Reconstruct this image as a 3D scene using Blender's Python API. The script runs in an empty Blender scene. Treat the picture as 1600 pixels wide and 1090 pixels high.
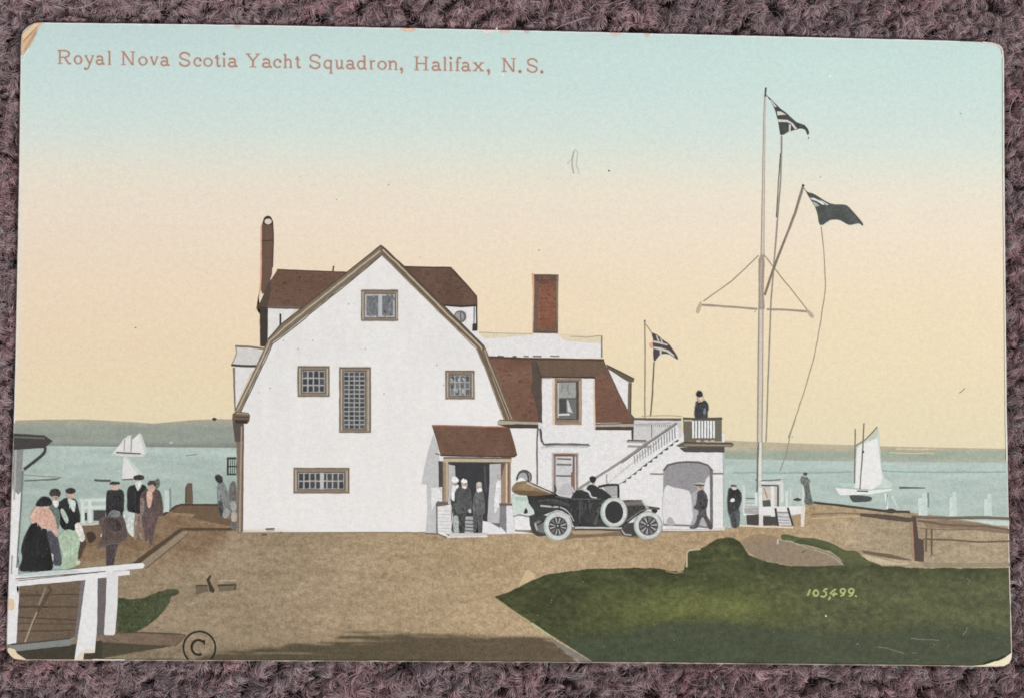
import bpy, math, random
import numpy as np
from mathutils import Matrix, Vector

random.seed(7)
rng = np.random.default_rng(7)
S = bpy.context.scene
COL = S.collection

# ------------------------------------------------------------------ camera
# pose solved from the four corners of a 140 x 88 mm card lying on z = 0
LENS = 40.0
FPX = 1600 * LENS / 36.0
CAM_ROT = (0.043023, -0.026356, 0.010649)
CAM_LOC = (-0.004767, -0.007603, 0.159578)


def rotm(a):
    cx, sx = math.cos(a[0]), math.sin(a[0])
    cy, sy = math.cos(a[1]), math.sin(a[1])
    cz, sz = math.cos(a[2]), math.sin(a[2])
    X = np.array([[1, 0, 0], [0, cx, -sx], [0, sx, cx]])
    Y = np.array([[cy, 0, sy], [0, 1, 0], [-sy, 0, cy]])
    Z = np.array([[cz, -sz, 0], [sz, cz, 0], [0, 0, 1]])
    return Z @ Y @ X


RM = rotm(CAM_ROT)
cam = bpy.data.cameras.new('camera')
cam.lens = LENS
cam.sensor_width = 36.0
cam.sensor_fit = 'HORIZONTAL'
cam.clip_start = 0.005
cam.clip_end = 20.0
cam_o = bpy.data.objects.new('camera', cam)
COL.objects.link(cam_o)
M4 = Matrix([list(RM[i]) + [CAM_LOC[i]] for i in range(3)] + [[0, 0, 0, 1]])
cam_o.matrix_world = M4
S.camera = cam_o

# ------------------------------------------------------------------ world and light (a room, not a sky)
w = bpy.data.worlds.new('World')
S.world = w
w.use_nodes = True
bg = w.node_tree.nodes['Background']
bg.inputs['Color'].default_value = (0.93, 0.97, 1.0, 1)
bg.inputs['Strength'].default_value = 0.46


def area(name, loc, target, size, power, col):
    l = bpy.data.lights.new(name, 'AREA')
    l.shape = 'RECTANGLE'
    l.size, l.size_y = size
    l.energy = power
    l.color = col
    o = bpy.data.objects.new(name, l)
    COL.objects.link(o)
    o.location = loc
    d = Vector(target) - Vector(loc)
    o.rotation_euler = d.to_track_quat('-Z', 'Y').to_euler()
    return o


area('window_light', (1.45, -1.35, 1.40), (0.0, 0.0, 0.0), (0.9, 0.8), 57.0, (1.0, 0.98, 0.96))

S.view_settings.view_transform = 'Standard'
S.view_settings.look = 'None'
S.view_settings.gamma = 1.0
S.view_settings.exposure = 0.0
S.view_settings.use_curve_mapping = False
S.render.engine = 'CYCLES'
S.cycles.use_denoising = False
S.cycles.max_bounces = 4
S.cycles.pixel_filter_type = 'BLACKMAN_HARRIS'
S.cycles.filter_width = 1.75
S.cycles_curves.shape = 'RIBBONS'


# ------------------------------------------------------------------ pixel -> plane
def p2w(x, y, z=0.0):
    d = RM @ np.array([(x - 800) / FPX, -(y - 545) / FPX, -1.0])
    t = (z - CAM_LOC[2]) / d[2]
    return (CAM_LOC[0] + d[0] * t, CAM_LOC[1] + d[1] * t)


def p2w_arr(pts, z=0.0):
    pts = np.asarray(pts, float)
    d = np.stack([(pts[:, 0] - 800) / FPX, -(pts[:, 1] - 545) / FPX, -np.ones(len(pts))], 1) @ RM.T
    t = (z - CAM_LOC[2]) / d[:, 2]
    return np.stack([CAM_LOC[0] + d[:, 0] * t, CAM_LOC[1] + d[:, 1] * t, np.full(len(pts), z)], 1)


PXM = CAM_LOC[2] / FPX          # metres per photo pixel on the card


def lin(c):
    c = np.asarray(c, float) / 255.0
    c = c + (c.mean(-1, keepdims=True) - c) * 0.06
    return np.where(c <= 0.04045, c / 12.92, ((c + 0.055) / 1.055) ** 2.4)


# ------------------------------------------------------------------ materials
def node(nt, t, **kw):
    n = nt.nodes.new(t)
    for k, v in kw.items():
        setattr(n, k, v)
    return n


def ink_material():
    m = bpy.data.materials.new('printed_ink')
    m.use_nodes = True
    nt = m.node_tree
    b = nt.nodes['Principled BSDF']
    at = node(nt, 'ShaderNodeAttribute', attribute_name='ink')
    tc = node(nt, 'ShaderNodeTexCoord')
    L = nt.links.new

    def noise(scale, detail, rough=0.5):
        n = node(nt, 'ShaderNodeTexNoise')
        n.inputs['Scale'].default_value = scale
        n.inputs['Detail'].default_value = detail
        n.inputs['Roughness'].default_value = rough
        L(tc.outputs['Object'], n.inputs['Vector'])
        return n

    def math_(op, a, bb):
        n = node(nt, 'ShaderNodeMath', operation=op)
        for i, v in enumerate((a, bb)):
            if isinstance(v, (int, float)):
                n.inputs[i].default_value = v
            else:
                L(v, n.inputs[i])
        return n.outputs[0]

    fine = noise(3600, 2.0, 0.6)
    mid = noise(1300, 3.0, 0.55)
    big = noise(130, 3.0)
    a = math_('SUBTRACT', fine.outputs['Fac'], 0.5)
    c = math_('SUBTRACT', mid.outputs['Fac'], 0.5)
    d = math_('SUBTRACT', big.outputs['Fac'], 0.5)
    s = math_('ADD', math_('MULTIPLY', a, 1.0), math_('MULTIPLY', c, 0.75))
    s = math_('ADD', s, math_('MULTIPLY', d, 0.12))
    g = math_('ADD', math_('MULTIPLY', math_('MULTIPLY', s, 3.2), at.outputs['Alpha']), 1.0)
    vm = node(nt, 'ShaderNodeVectorMath', operation='SCALE')
    L(at.outputs['Color'], vm.inputs[0])
    L(g, vm.inputs['Scale'])
    # faint colour mottle of the litho grain
    cm = node(nt, 'ShaderNodeVectorMath', operation='MULTIPLY_ADD')
    sub = node(nt, 'ShaderNodeVectorMath', operation='SUBTRACT')
    L(noise(2600, 1.0).outputs['Color'], sub.inputs[0])
    sub.inputs[1].default_value = (0.5, 0.5, 0.5)
    sc = node(nt, 'ShaderNodeVectorMath', operation='SCALE')
    L(sub.outputs[0], sc.inputs[0])
    sc.inputs['Scale'].default_value = 0.12
    L(sc.outputs[0], cm.inputs[0])
    L(vm.outputs[0], cm.inputs[1])
    L(vm.outputs[0], cm.inputs[2])
    L(cm.outputs[0], b.inputs['Base Color'])
    b.inputs['Roughness'].default_value = 0.62
    b.inputs['Specular IOR Level'].default_value = 0.20
    bp = node(nt, 'ShaderNodeBump')
    bp.inputs['Strength'].default_value = 0.10
    bp.inputs['Distance'].default_value = 0.00006
    L(noise(2400, 3.0).outputs['Fac'], bp.inputs['Height'])
    L(bp.outputs[0], b.inputs['Normal'])
    return m


INK = ink_material()


def stock_material():
    m = bpy.data.materials.new('aged_card_stock')
    m.use_nodes = True
    nt = m.node_tree
    b = nt.nodes['Principled BSDF']
    tc = node(nt, 'ShaderNodeTexCoord')
    n = node(nt, 'ShaderNodeTexNoise')
    n.inputs['Scale'].default_value = 900
    n.inputs['Detail'].default_value = 5
    nt.links.new(tc.outputs['Object'], n.inputs['Vector'])
    r = node(nt, 'ShaderNodeValToRGB')
    r.color_ramp.elements[0].position = 0.3
    r.color_ramp.elements[0].color = (0.62, 0.52, 0.40, 1)
    r.color_ramp.elements[1].position = 0.6
    r.color_ramp.elements[1].color = (0.80, 0.76, 0.70, 1)
    nt.links.new(n.outputs['Fac'], r.inputs[0])
    nt.links.new(r.outputs[0], b.inputs['Base Color'])
    b.inputs['Roughness'].default_value = 0.8
    return m


STOCK = stock_material()

# ------------------------------------------------------------------ the setting: the carpet
XL = lambda y: np.interp(y, [36, 100, 270, 400, 550, 700, 820, 1000, 1030], [33.6, 32, 29.8, 27.3, 24.4, 20.3, 16.0, 10.2, 9.6])
XR = lambda y: np.interp(y, [68, 90, 270, 650, 890, 1010, 1040], [1568, 1568.7, 1569.3, 1573, 1577.6, 1581, 1581.5])
YT = lambda x: np.interp(x, [34, 70, 400, 800, 1200, 1475, 1530, 1568], [35.6, 35.8, 39.7, 47.6, 57, 63.8, 65.6, 67.5])
YB = lambda x: np.interp(x, [10, 50, 600, 1000, 1400, 1500, 1581], [1030, 1030.3, 1032.6, 1034.8, 1038.8, 1040, 1041])

YTC = lambda x: np.maximum(YT(x), np.interp(x, [32, 35, 45, 58, 67, 1540, 1552, 1562, 1566, 1568.5], [58, 50, 42, 37, 35, 60, 68.2, 71.5, 76, 84]))
YBC = lambda x: np.minimum(YB(x), np.interp(x, [10, 13, 20, 30, 42, 1558, 1570, 1577, 1580, 1582], [1008, 1017, 1024.5, 1028.6, 1032, 1042, 1038.6, 1034, 1028, 1015]))
OUT = []
OUT += [(34.0, 55), (35.5, 50), (39, 46), (45, 41), (52.5, 37), (58, 36), (67, 35.4)]
OUT += [(x, float(YT(x))) for x in np.linspace(90, 1520, 40)]
OUT += [(1538, 66.2), (1552, 67.6), (1560, 69.6), (1565.5, 74), (1568.2, 81)]
OUT += [(float(XR(y)), y) for y in np.linspace(95, 1008, 30)]
OUT += [(1581.2, 1022), (1580.0, 1029), (1576, 1035.5), (1569, 1039.4), (1558, 1040.8)]
OUT += [(x, float(YB(x))) for x in np.linspace(1520, 60, 40)]
OUT += [(42, 1030.6), (30, 1029), (20, 1025), (13.5, 1018), (10.8, 1010)]
OUT += [(float(XL(y)), y) for y in np.linspace(1000, 70, 30)]
OUT = [(x + random.uniform(-.25, .25), y + random.uniform(-.2, .2)) for x, y in OUT]

PILE_ROOT = -0.0028
CARD_T = 0.00042


def smooth_noise(shape, cells, seed):
    r = np.random.default_rng(seed)
    g = r.random((cells[0] + 2, cells[1] + 2))
    yy = np.linspace(0, cells[0], shape[0], endpoint=False)
    xx = np.linspace(0, cells[1], shape[1], endpoint=False)
    yi, xi = yy.astype(int), xx.astype(int)
    fy, fx = yy - yi, xx - xi
    fy, fx = fy * fy * (3 - 2 * fy), fx * fx * (3 - 2 * fx)
    a = g[yi][:, xi]; b_ = g[yi][:, xi + 1]; c = g[yi + 1][:, xi]; d = g[yi + 1][:, xi + 1]
    return (a * (1 - fx) + b_ * fx) * (1 - fy)[:, None] + (c * (1 - fx) + d * fx) * fy[:, None]


def wool_material():
    m = bpy.data.materials.new('mauve_wool')
    m.use_nodes = True
    nt = m.node_tree
    b = nt.nodes['Principled BSDF']
    at = node(nt, 'ShaderNodeAttribute', attribute_name='tint')
    nt.links.new(at.outputs['Color'], b.inputs['Base Color'])
    b.inputs['Roughness'].default_value = 0.42
    b.inputs['Specular IOR Level'].default_value = 0.65
    return m


def backing_material():
    m = bpy.data.materials.new('carpet_backing')
    m.use_nodes = True
    nt = m.node_tree
    b = nt.nodes['Principled BSDF']
    tc = node(nt, 'ShaderNodeTexCoord')
    n = node(nt, 'ShaderNodeTexNoise')
    n.inputs['Scale'].default_value = 900
    n.inputs['Detail'].default_value = 6
    nt.links.new(tc.outputs['Object'], n.inputs['Vector'])
    r = node(nt, 'ShaderNodeValToRGB')
    r.color_ramp.elements[0].position = 0.3
    r.color_ramp.elements[0].color = (0.05, 0.032, 0.034, 1)
    r.color_ramp.elements[1].position = 0.75
    r.color_ramp.elements[1].color = (0.22, 0.15, 0.155, 1)
    nt.links.new(n.outputs['Fac'], r.inputs[0])
    nt.links.new(r.outputs[0], b.inputs['Base Color'])
    b.inputs['Roughness'].default_value = 0.95
    bp = node(nt, 'ShaderNodeBump')
    bp.inputs['Strength'].default_value = 0.8
    bp.inputs['Distance'].default_value = 0.001
    nt.links.new(n.outputs['Fac'], bp.inputs['Height'])
    nt.links.new(bp.outputs[0], b.inputs['Normal'])
    return m


def build_carpet():
    n = 60
    xs = np.linspace(-0.3, 0.3, n)
    ys = np.linspace(-0.25, 0.25, n)
    hh = smooth_noise((n, n), (14, 14), 3)
    v = [(xs[i], ys[j], PILE_ROOT - 0.0004 + 0.0006 * (hh[j, i] - .5)) for j in range(n) for i in range(n)]
    f = [(j * n + i, j * n + i + 1, (j + 1) * n + i + 1, (j + 1) * n + i) for j in range(n - 1) for i in range(n - 1)]
    me = bpy.data.meshes.new('carpet')
    me.from_pydata(v, [], f)
    me.materials.append(backing_material())
    me.shade_smooth()
    o = bpy.data.objects.new('carpet', me)
    COL.objects.link(o)
    o['kind'] = 'structure'
    o['label'] = 'mauve brown woolly carpet under and around the postcard'
    return o


def curves_object(name, P, R, C, parent):
    """P (n,k,3) points, R (n,k) radii, C (n,3) colours -> one hair object"""
    nS, k, _ = P.shape
    cu = bpy.data.hair_curves.new(name)
    cu.add_curves([k] * nS)
    cu.attributes['position'].data.foreach_set('vector', P.astype(np.float32).ravel())
    ra = cu.attributes.get('radius') or cu.attributes.new('radius', 'FLOAT', 'POINT')
    ra.data.foreach_set('value', R.astype(np.float32).ravel())
    ta = cu.attributes.new('tint', 'FLOAT_COLOR', 'CURVE')
    ta.data.foreach_set('color', np.concatenate([C, np.ones((nS, 1))], 1).astype(np.float32).ravel())
    cu.materials.append(WOOL)
    o = bpy.data.objects.new(name, cu)
    COL.objects.link(o)
    o.parent = parent
    o['kind'] = 'stuff'
    return o


def inside_card(x, y, grow):
    """signed test against the card outline (convex): True where inside by more than -grow metres"""
    pts = sorted(map(tuple, p2w_arr(OUT)[:, :2]))
    hull = []
    for seq in (pts, pts[::-1]):                 # convex hull of the outline
        h_ = []
        for q in seq:
            while len(h_) > 1 and (h_[-1][0] - h_[-2][0]) * (q[1] - h_[-2][1]) - (h_[-1][1] - h_[-2][1]) * (q[0] - h_[-2][0]) <= 0:
                h_.pop()
            h_.append(q)
        hull += h_[:-1]
    poly = np.array(hull)
    c = poly.mean(0)
    ok = np.ones(len(x), bool)
    for i in range(len(poly)):
        a, b_ = poly[i], poly[(i + 1) % len(poly)]
        e = b_ - a
        nrm = np.array([e[1], -e[0]])
        L_ = np.linalg.norm(nrm)
        if L_ < 1e-9:
            continue
        nrm /= L_
        if np.dot(nrm, c - a) > 0:
            nrm = -nrm
        ok &= ((x - a[0]) * nrm[0] + (y - a[1]) * nrm[1]) < grow
    return ok


def build_pile(parent):
    # jittered tufts of wool, each a bundle of curly fibres leaning with a slowly turning nap
    sp = 0.00185
    X0, X1, Y0, Y1 = -0.118, 0.114, -0.094, 0.088
    nx, ny = int((X1 - X0) / sp), int((Y1 - Y0) / sp)
    gx, gy = np.meshgrid(np.arange(nx), np.arange(ny))
    tx = (X0 + (gx + 0.5 * (gy % 2)) * sp + rng.normal(0, sp * .26, gx.shape)).ravel()
    ty = (Y0 + gy * sp + rng.normal(0, sp * .26, gx.shape)).ravel()
    lean = (smooth_noise(gx.shape, (22, 28), 5) * 2 * math.pi * 1.5).ravel() + rng.normal(0, .7, tx.shape)
    hi = (smooth_noise(gx.shape, (42, 52), 6).ravel() - .5) * 0.0009
    tone = smooth_noise(gx.shape, (30, 38), 8).ravel()
    red = smooth_noise(gx.shape, (25, 33), 9).ravel()
    hi = hi + rng.normal(0, .00032, hi.shape)
    hi -= 0.00045 * np.clip((-.069 - tx) / .002, 0, 1)      # the pile lies lower along the left side
    keep = ~inside_card(tx, ty, -0.0022)
    tx, ty, lean, hi, tone, red = [a[keep] for a in (tx, ty, lean, hi, tone, red)]
    nT = len(tx)
    nl, per = 9, 16                       # locks to a tuft, fibres to a lock
    k = 10
    nL = nT * nl
    TL = np.repeat(np.arange(nT), nl)
    s = np.linspace(0, 1, k)[None, :]
    ang = rng.uniform(0, 2 * math.pi, nL)
    rad = np.sqrt(rng.random(nL)) * 0.00095
    rx, ry = tx[TL] + np.cos(ang) * rad, ty[TL] + np.sin(ang) * rad
    length = rng.uniform(0.0014, 0.0034, nL)
    la = lean[TL] + rng.normal(0, .45, nL)
    height = np.clip(rng.normal(0.0020, 0.00038, nL) + hi[TL], 0.0006, 0.0034)
    bend = rng.uniform(0.3, 1.0, nL)
    curl_r = rng.uniform(0.00010, 0.00042, nL)
    curl_f = rng.uniform(0.5, 1.5, nL) * 2 * math.pi
    ph = rng.uniform(0, 2 * math.pi, nL)
    turn = (rng.normal(0, 1.2, nT))[TL] + rng.normal(0, .6, nL)
    ltone = rng.random(nL)
    lred = rng.normal(0, .22, nL)
    Q = np.repeat(np.arange(nL), per)
    far = ((np.abs(rx[Q] + .002) > .088) | (np.abs(ry[Q] + .003) > .064))       # well outside the frame: fewer, thicker fibres
    Q = Q[~far | (rng.random(len(Q)) < .3)]
    far = ((np.abs(rx[Q] + .002) > .088) | (np.abs(ry[Q] + .003) > .064))
    T = TL[Q]
    n = len(Q)

    def J(a, sd):
        return (a[Q] * (1 + rng.normal(0, sd, n)))[:, None]
    # a lock rises, rolls over and lies along the nap; its fibres stay together and fray at the tip
    zz = PILE_ROOT + J(height, .07) * np.sin(np.clip(s * (1.15 + J(bend, .1) * .9), 0, 3) * math.pi / 2 * .95)
    lat = J(length, .12) * .62 * s ** 1.3
    th = la[Q][:, None] + rng.normal(0, .13, n)[:, None] + (turn[Q] + rng.normal(0, .22, n))[:, None] * s
    cr, cf = J(curl_r, .12), curl_f[Q][:, None]
    pp = (ph[Q] + rng.normal(0, .18, n))[:, None]
    ox, oy, oz = rng.normal(0, .00012, (3, n))
    fr = (.75 + .7 * s ** 2)
    fly = (rng.random(n) < .28)[:, None] * s ** 1.5 * 0.0006
    fa = rng.uniform(0, 2 * math.pi, n)[:, None] + s * 2
    px_ = rx[Q][:, None] + np.cos(th) * lat + cr * np.cos(pp + cf * s) * (.2 + s) + ox[:, None] * fr + fly * np.cos(fa)
    py_ = ry[Q][:, None] + np.sin(th) * lat + cr * np.sin(pp + cf * s) * (.2 + s) + oy[:, None] * fr + fly * np.sin(fa)
    zz = zz + cr * .7 * np.sin(pp * 1.7 + cf * s) + oz[:, None] * fr + fly * .4
    ins = inside_card(px_.ravel(), py_.ravel(), 0.0004).reshape(px_.shape)
    zz = np.where(ins, np.minimum(zz, -CARD_T - 0.00012), zz)
    zz = np.minimum(zz, 0.0009)
    R = np.repeat(rng.uniform(0.000019, 0.000042, n)[:, None], k, 1) * (1 - 0.5 * s ** 2) * np.where(far, 1.8, 1.0)[:, None]
    # wool colours: mauve brown with greyer, redder and paler locks
    base = np.array([0.385, 0.260, 0.268])
    tv = rng.random(n)
    lv = rng.random(nL)[Q]
    C = np.tile(base, (n, 1))
    C = C * (0.66 + .68 * (0.30 * tone[T] + 0.40 * ltone[Q] + .30 * rng.random(n)))[:, None]
    rd = np.clip((red[T] - .5) * 1.6 + lred[Q], -1, 1)
    C[:, 0] *= 1 + .11 * rd
    C[:, 2] *= 1 - .05 * rd
    C[:, 1] *= 1 - .10 * np.clip(rd, 0, 1)
    pale = (tv > .93) | (lv > .93)
    C[pale] = C[pale] * 1.25 + np.array([.05, .042, .044])
    grey = lv < .10
    C[grey] = C[grey].mean(1, keepdims=True) * np.array([1.12, .95, .97])
    curves_object('wool_pile', np.stack([px_, py_, zz], 2), R, np.clip(C, 0.004, .6), parent)

    # loose fuzz felted over the locks
    m, k = 46000, 9
    s = np.linspace(0, 1, k)[None, :]
    sx, sy = rng.uniform(X0, X1, m), rng.uniform(Y0, Y1, m)
    near = ~inside_card(sx, sy, 0.0002)
    sx, sy = sx[near], sy[near]
    m = len(sx)
    a0 = rng.uniform(0, 2 * math.pi, m)
    da = a0[:, None] + rng.normal(0, 3.0, m)[:, None] * s + .6 * np.sin(s * rng.uniform(3, 9, m)[:, None])
    ln = rng.uniform(0.0008, 0.0026, m)
    hx = sx[:, None] + np.cumsum(np.cos(da), 1) / k * ln[:, None]
    hy = sy[:, None] + np.cumsum(np.sin(da), 1) / k * ln[:, None]
    hz = rng.normal(-0.00105, .00032, m)[:, None] + 0.0004 * np.sin(s * math.pi * rng.uniform(.5, 2, m)[:, None])
    ins = inside_card(hx.ravel(), hy.ravel(), 0.00035).reshape(hx.shape)
    hz = np.where(ins, np.minimum(hz, -CARD_T - .00012), hz)
    R = np.repeat(rng.uniform(0.000009, 0.000019, m)[:, None], k, 1)
    C = np.array([.42, .295, .302])[None, :] * rng.uniform(.6, 1.35, m)[:, None]
    curves_object('wool_fuzz', np.stack([hx, hy, hz], 2), R, C, parent)

    # stray longer hairs lying over the pile
    m, k = 1700, 14
    s = np.linspace(0, 1, k)[None, :]
    sx, sy = rng.uniform(X0, X1, m), rng.uniform(Y0, Y1, m)
    near = ~inside_card(sx, sy, 0.0008)
    sx, sy = sx[near], sy[near]
    m = len(sx)
    a0 = rng.uniform(0, 2 * math.pi, m)
    cv = rng.normal(0, 1.5, m)
    ln = rng.uniform(0.002, 0.0075, m)
    da = a0[:, None] + cv[:, None] * s + .3 * np.sin(s * rng.uniform(2, 7, m)[:, None])
    stx = np.cumsum(np.cos(da), 1) / k * ln[:, None]
    sty = np.cumsum(np.sin(da), 1) / k * ln[:, None]
    hx, hy = sx[:, None] + stx, sy[:, None] + sty
    hz = np.clip(rng.normal(-0.0007, .0003, m), -.002, -.0001)[:, None] + 0.0005 * np.sin(s * math.pi) * rng.random(m)[:, None]
    ins = inside_card(hx.ravel(), hy.ravel(), 0.00035).reshape(hx.shape)
    hz = np.where(ins, np.minimum(hz, -CARD_T - .00012), hz)
    R = np.repeat(rng.uniform(0.000014, 0.000030, m)[:, None], k, 1)
    C = np.array([.52, .42, .41])[None, :] * rng.uniform(.5, 1.35, m)[:, None]
    curves_object('stray_fibres', np.stack([hx, hy, hz], 2), R, C, parent)


WOOL = wool_material()
carpet = build_carpet()
build_pile(carpet)

# ------------------------------------------------------------------ the postcard
card = bpy.data.objects.new('postcard', None)
card.empty_display_size = 0.01
COL.objects.link(card)
card['label'] = 'old colour printed postcard of a white harbour clubhouse lying on mauve carpet'
card['category'] = 'postcard'


def build_stock():
    top_in = []
    cx, cy = 796, 540
    for x, y in OUT:                       # softly worn upper edge
        d = math.hypot(x - cx, y - cy)
        top_in.append((x - (x - cx) / d * .9, y - (y - cy) / d * .9))
    a = p2w_arr(top_in, -0.000004)
    b_ = p2w_arr(OUT, -0.00004)
    c = p2w_arr(OUT, -CARD_T)
    n = len(OUT)
    v = np.concatenate([a, b_, c]).tolist()
    f = [tuple(range(n))[::-1]]
    for r in range(2):
        for i in range(n):
            j = (i + 1) % n
            f.append((r * n + i, r * n + j, (r + 1) * n + j, (r + 1) * n + i))
    f.append(tuple(range(2 * n, 3 * n)))
    me = bpy.data.meshes.new('card_stock')
    me.from_pydata(v, [], f)
    import bmesh
    bm = bmesh.new()
    bm.from_mesh(me)
    bmesh.ops.recalc_face_normals(bm, faces=bm.faces)
    bm.to_mesh(me)
    bm.free()
    me.materials.append(STOCK)
    o = bpy.data.objects.new('card_stock', me)
    COL.objects.link(o)
    o.parent = card


build_stock()

# ------------------------------------------------------------------ flat print: small drawing kit
DZ = 0.00000013
LV = [1]
LVMAX = [0]
PARTS = {}


def conv(x0, y0, s):
    return lambda pts: [(x0 + p[0] / s, y0 + p[1] / s) for p in pts]


def rect(x0, y0, x1, y1):
    return [(x0, y0), (x1, y0), (x1, y1), (x0, y1)]


def ell(cx, cy, rx, ry, n=24, a0=0, a1=360, rot=0):
    full = abs(a1 - a0) >= 360
    m = n if full else n + 1
    c, s_ = math.cos(math.radians(rot)), math.sin(math.radians(rot))
    out = []
    for i in range(m):
        a = math.radians(a0 + (a1 - a0) * i / n)
        x, y = rx * math.cos(a), ry * math.sin(a)
        out.append((cx + x * c - y * s_, cy + x * s_ + y * c))
    return out


def sm(pts, n=5, closed=True):
    """Catmull-Rom through the points"""
    P = [np.array(p, float) for p in pts]
    N = len(P)
    out = []
    rng_ = range(N) if closed else range(N - 1)
    for i in rng_:
        p0 = P[(i - 1) % N] if closed else P[max(i - 1, 0)]
        p1, p2 = P[i], P[(i + 1) % N]
        p3 = P[(i + 2) % N] if closed else P[min(i + 2, N - 1)]
        for j in range(n):
            t = j / n
            q = .5 * (2 * p1 + (p2 - p0) * t + (2 * p0 - 5 * p1 + 4 * p2 - p3) * t * t + (3 * p1 - p0 - 3 * p2 + p3) * t ** 3)
            out.append((q[0], q[1]))
    if not closed:
        out.append(tuple(P[-1]))
    return out


def rough(pts, step=7, amp=.35, closed=True):
    out = []
    N = len(pts)
    for i in range(N if closed else N - 1):
        a, b_ = pts[i], pts[(i + 1) % N]
        L_ = math.hypot(b_[0] - a[0], b_[1] - a[1])
        m = max(1, int(L_ / step))
        for j in range(m):
            t = j / m
            out.append((a[0] + (b_[0] - a[0]) * t + random.uniform(-amp, amp),
                        a[1] + (b_[1] - a[1]) * t + random.uniform(-amp, amp)))
    if not closed:
        out.append(pts[-1])
    return out


class Part:
    def __init__(self, name, parent=None, label=None):
        self.name, self.parent, self.label = name, parent, label
        self.v, self.f, self.c = [], [], []
        PARTS.setdefault('all', []).append(self)

    def _z(self, keep):
        if not keep:
            LV[0] += 1
        LVMAX[0] = max(LVMAX[0], LV[0])
        return LV[0] * DZ

    def _add(self, pts, faces, cols, keep):
        z = self._z(keep)
        o = len(self.v)
        self.v += [tuple(p) for p in p2w_arr(pts, z)]
        self.f += [tuple(i + o for i in f) for f in faces]
        self.c += cols
        return self

    def poly(self, pts, col, g=.13, keep=False, r=.3, step=7, jit=0):
        if r:
            pts = rough(pts, step, r)
        A = sum(pts[i][0] * pts[(i + 1) % len(pts)][1] - pts[(i + 1) % len(pts)][0] * pts[i][1] for i in range(len(pts)))
        if A > 0:
            pts = pts[::-1]
        c = tuple(lin(col)) + (g,)
        if jit:                       # uneven hand-laid tint: each outline point its own strength
            cs, w_ = [], 0.0
            for _ in pts:
                w_ = .55 * w_ + random.uniform(-jit, jit)
                cs.append(tuple(lin(np.clip(np.array(col, float) + w_, 0, 255))) + (g,))
        else:
            cs = [c] * len(pts)
        return self._add(pts, [tuple(range(len(pts)))], cs, keep)

    def line(self, pts, wd, col, g=.13, keep=False, r=.2, w2=None, step=9):
        if r:
            pts = rough(pts, step, r, closed=False)
        n = len(pts)
        P = np.array(pts, float)
        L_, R_ = [], []
        for i in range(n):
            d = P[min(i + 1, n - 1)] - P[max(i - 1, 0)]
            L0 = math.hypot(*d) or 1
            nx, ny = -d[1] / L0, d[0] / L0
            ww = wd if w2 is None else wd + (w2 - wd) * i / (n - 1)
            ww = ww / 2 * (1 + (random.uniform(-.10, .10) if r else 0))
            L_.append((P[i][0] + nx * ww, P[i][1] + ny * ww))
            R_.append((P[i][0] - nx * ww, P[i][1] - ny * ww))
        c = tuple(lin(col)) + (g,)
        return self._add(L_ + R_, [(i, i + 1, n + i + 1, n + i) for i in range(n - 1)], [c] * 2 * n, keep)

    def grid(self, x0, x1, top, bot, nx, ny, fn, keep=False):
        """a sheet of ink between two edges; fn(X, Y) -> rgb (…,3) 0-255 and grain (…)"""
        xs = np.linspace(x0, x1, nx)
        t = np.linspace(0, 1, ny)[:, None]
        tp, bt = top(xs)[None, :], bot(xs)[None, :]
        Y = tp + (bt - tp) * t
        X = np.repeat(xs[None, :], ny, 0)
        # keep inside the card's slanting sides
        lo, hi_ = XL(Y) + 1.0, XR(Y) - 1.0
        X = np.clip(X, lo, hi_)
        rgb, g = fn(X, Y)
        cols = np.concatenate([lin(np.clip(rgb, 0, 255)), np.broadcast_to(np.asarray(g, float), X.shape)[..., None]], 2).reshape(-1, 4)
        F = [(j * nx + i, (j + 1) * nx + i, (j + 1) * nx + i + 1, j * nx + i + 1) for j in range(ny - 1) for i in range(nx - 1)]
        return self._add(np.stack([X, Y], 2).reshape(-1, 2), F, [tuple(c) for c in cols], keep)

    def build(self):
        if not self.v:
            return
        me = bpy.data.meshes.new(self.name)
        me.from_pydata(self.v, [], self.f)
        at = me.attributes.new('ink', 'FLOAT_COLOR', 'POINT')
        at.data.foreach_set('color', np.array(self.c, np.float32).ravel())
        me.materials.append(INK)
        o = bpy.data.objects.new(self.name, me)
        COL.objects.link(o)
        o.parent = self.parent.obj if self.parent else card
        if self.label:
            o['label'] = self.label
        if self.name == 'print_speckle':
            o['kind'] = 'stuff'
        self.obj = o


def grow(pts, d):
    A = sum(pts[i][0] * pts[(i + 1) % len(pts)][1] - pts[(i + 1) % len(pts)][0] * pts[i][1] for i in range(len(pts)))
    sg = 1 if A > 0 else -1
    out, n = [], len(pts)
    for i in range(n):
        ax, ay = pts[i - 1]
        bx, by = pts[(i + 1) % n]
        L_ = math.hypot(bx - ax, by - ay) or 1
        out.append((pts[i][0] + sg * (by - ay) / L_ * d, pts[i][1] - sg * (bx - ax) / L_ * d))
    return out


def inside(p, poly):
    x, y = p
    r = False
    for i in range(len(poly)):
        (x1, y1), (x2, y2) = poly[i - 1], poly[i]
        if (y1 > y) != (y2 > y) and x < (x2 - x1) * (y - y1) / (y2 - y1) + x1:
            r = not r
    return r


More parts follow.
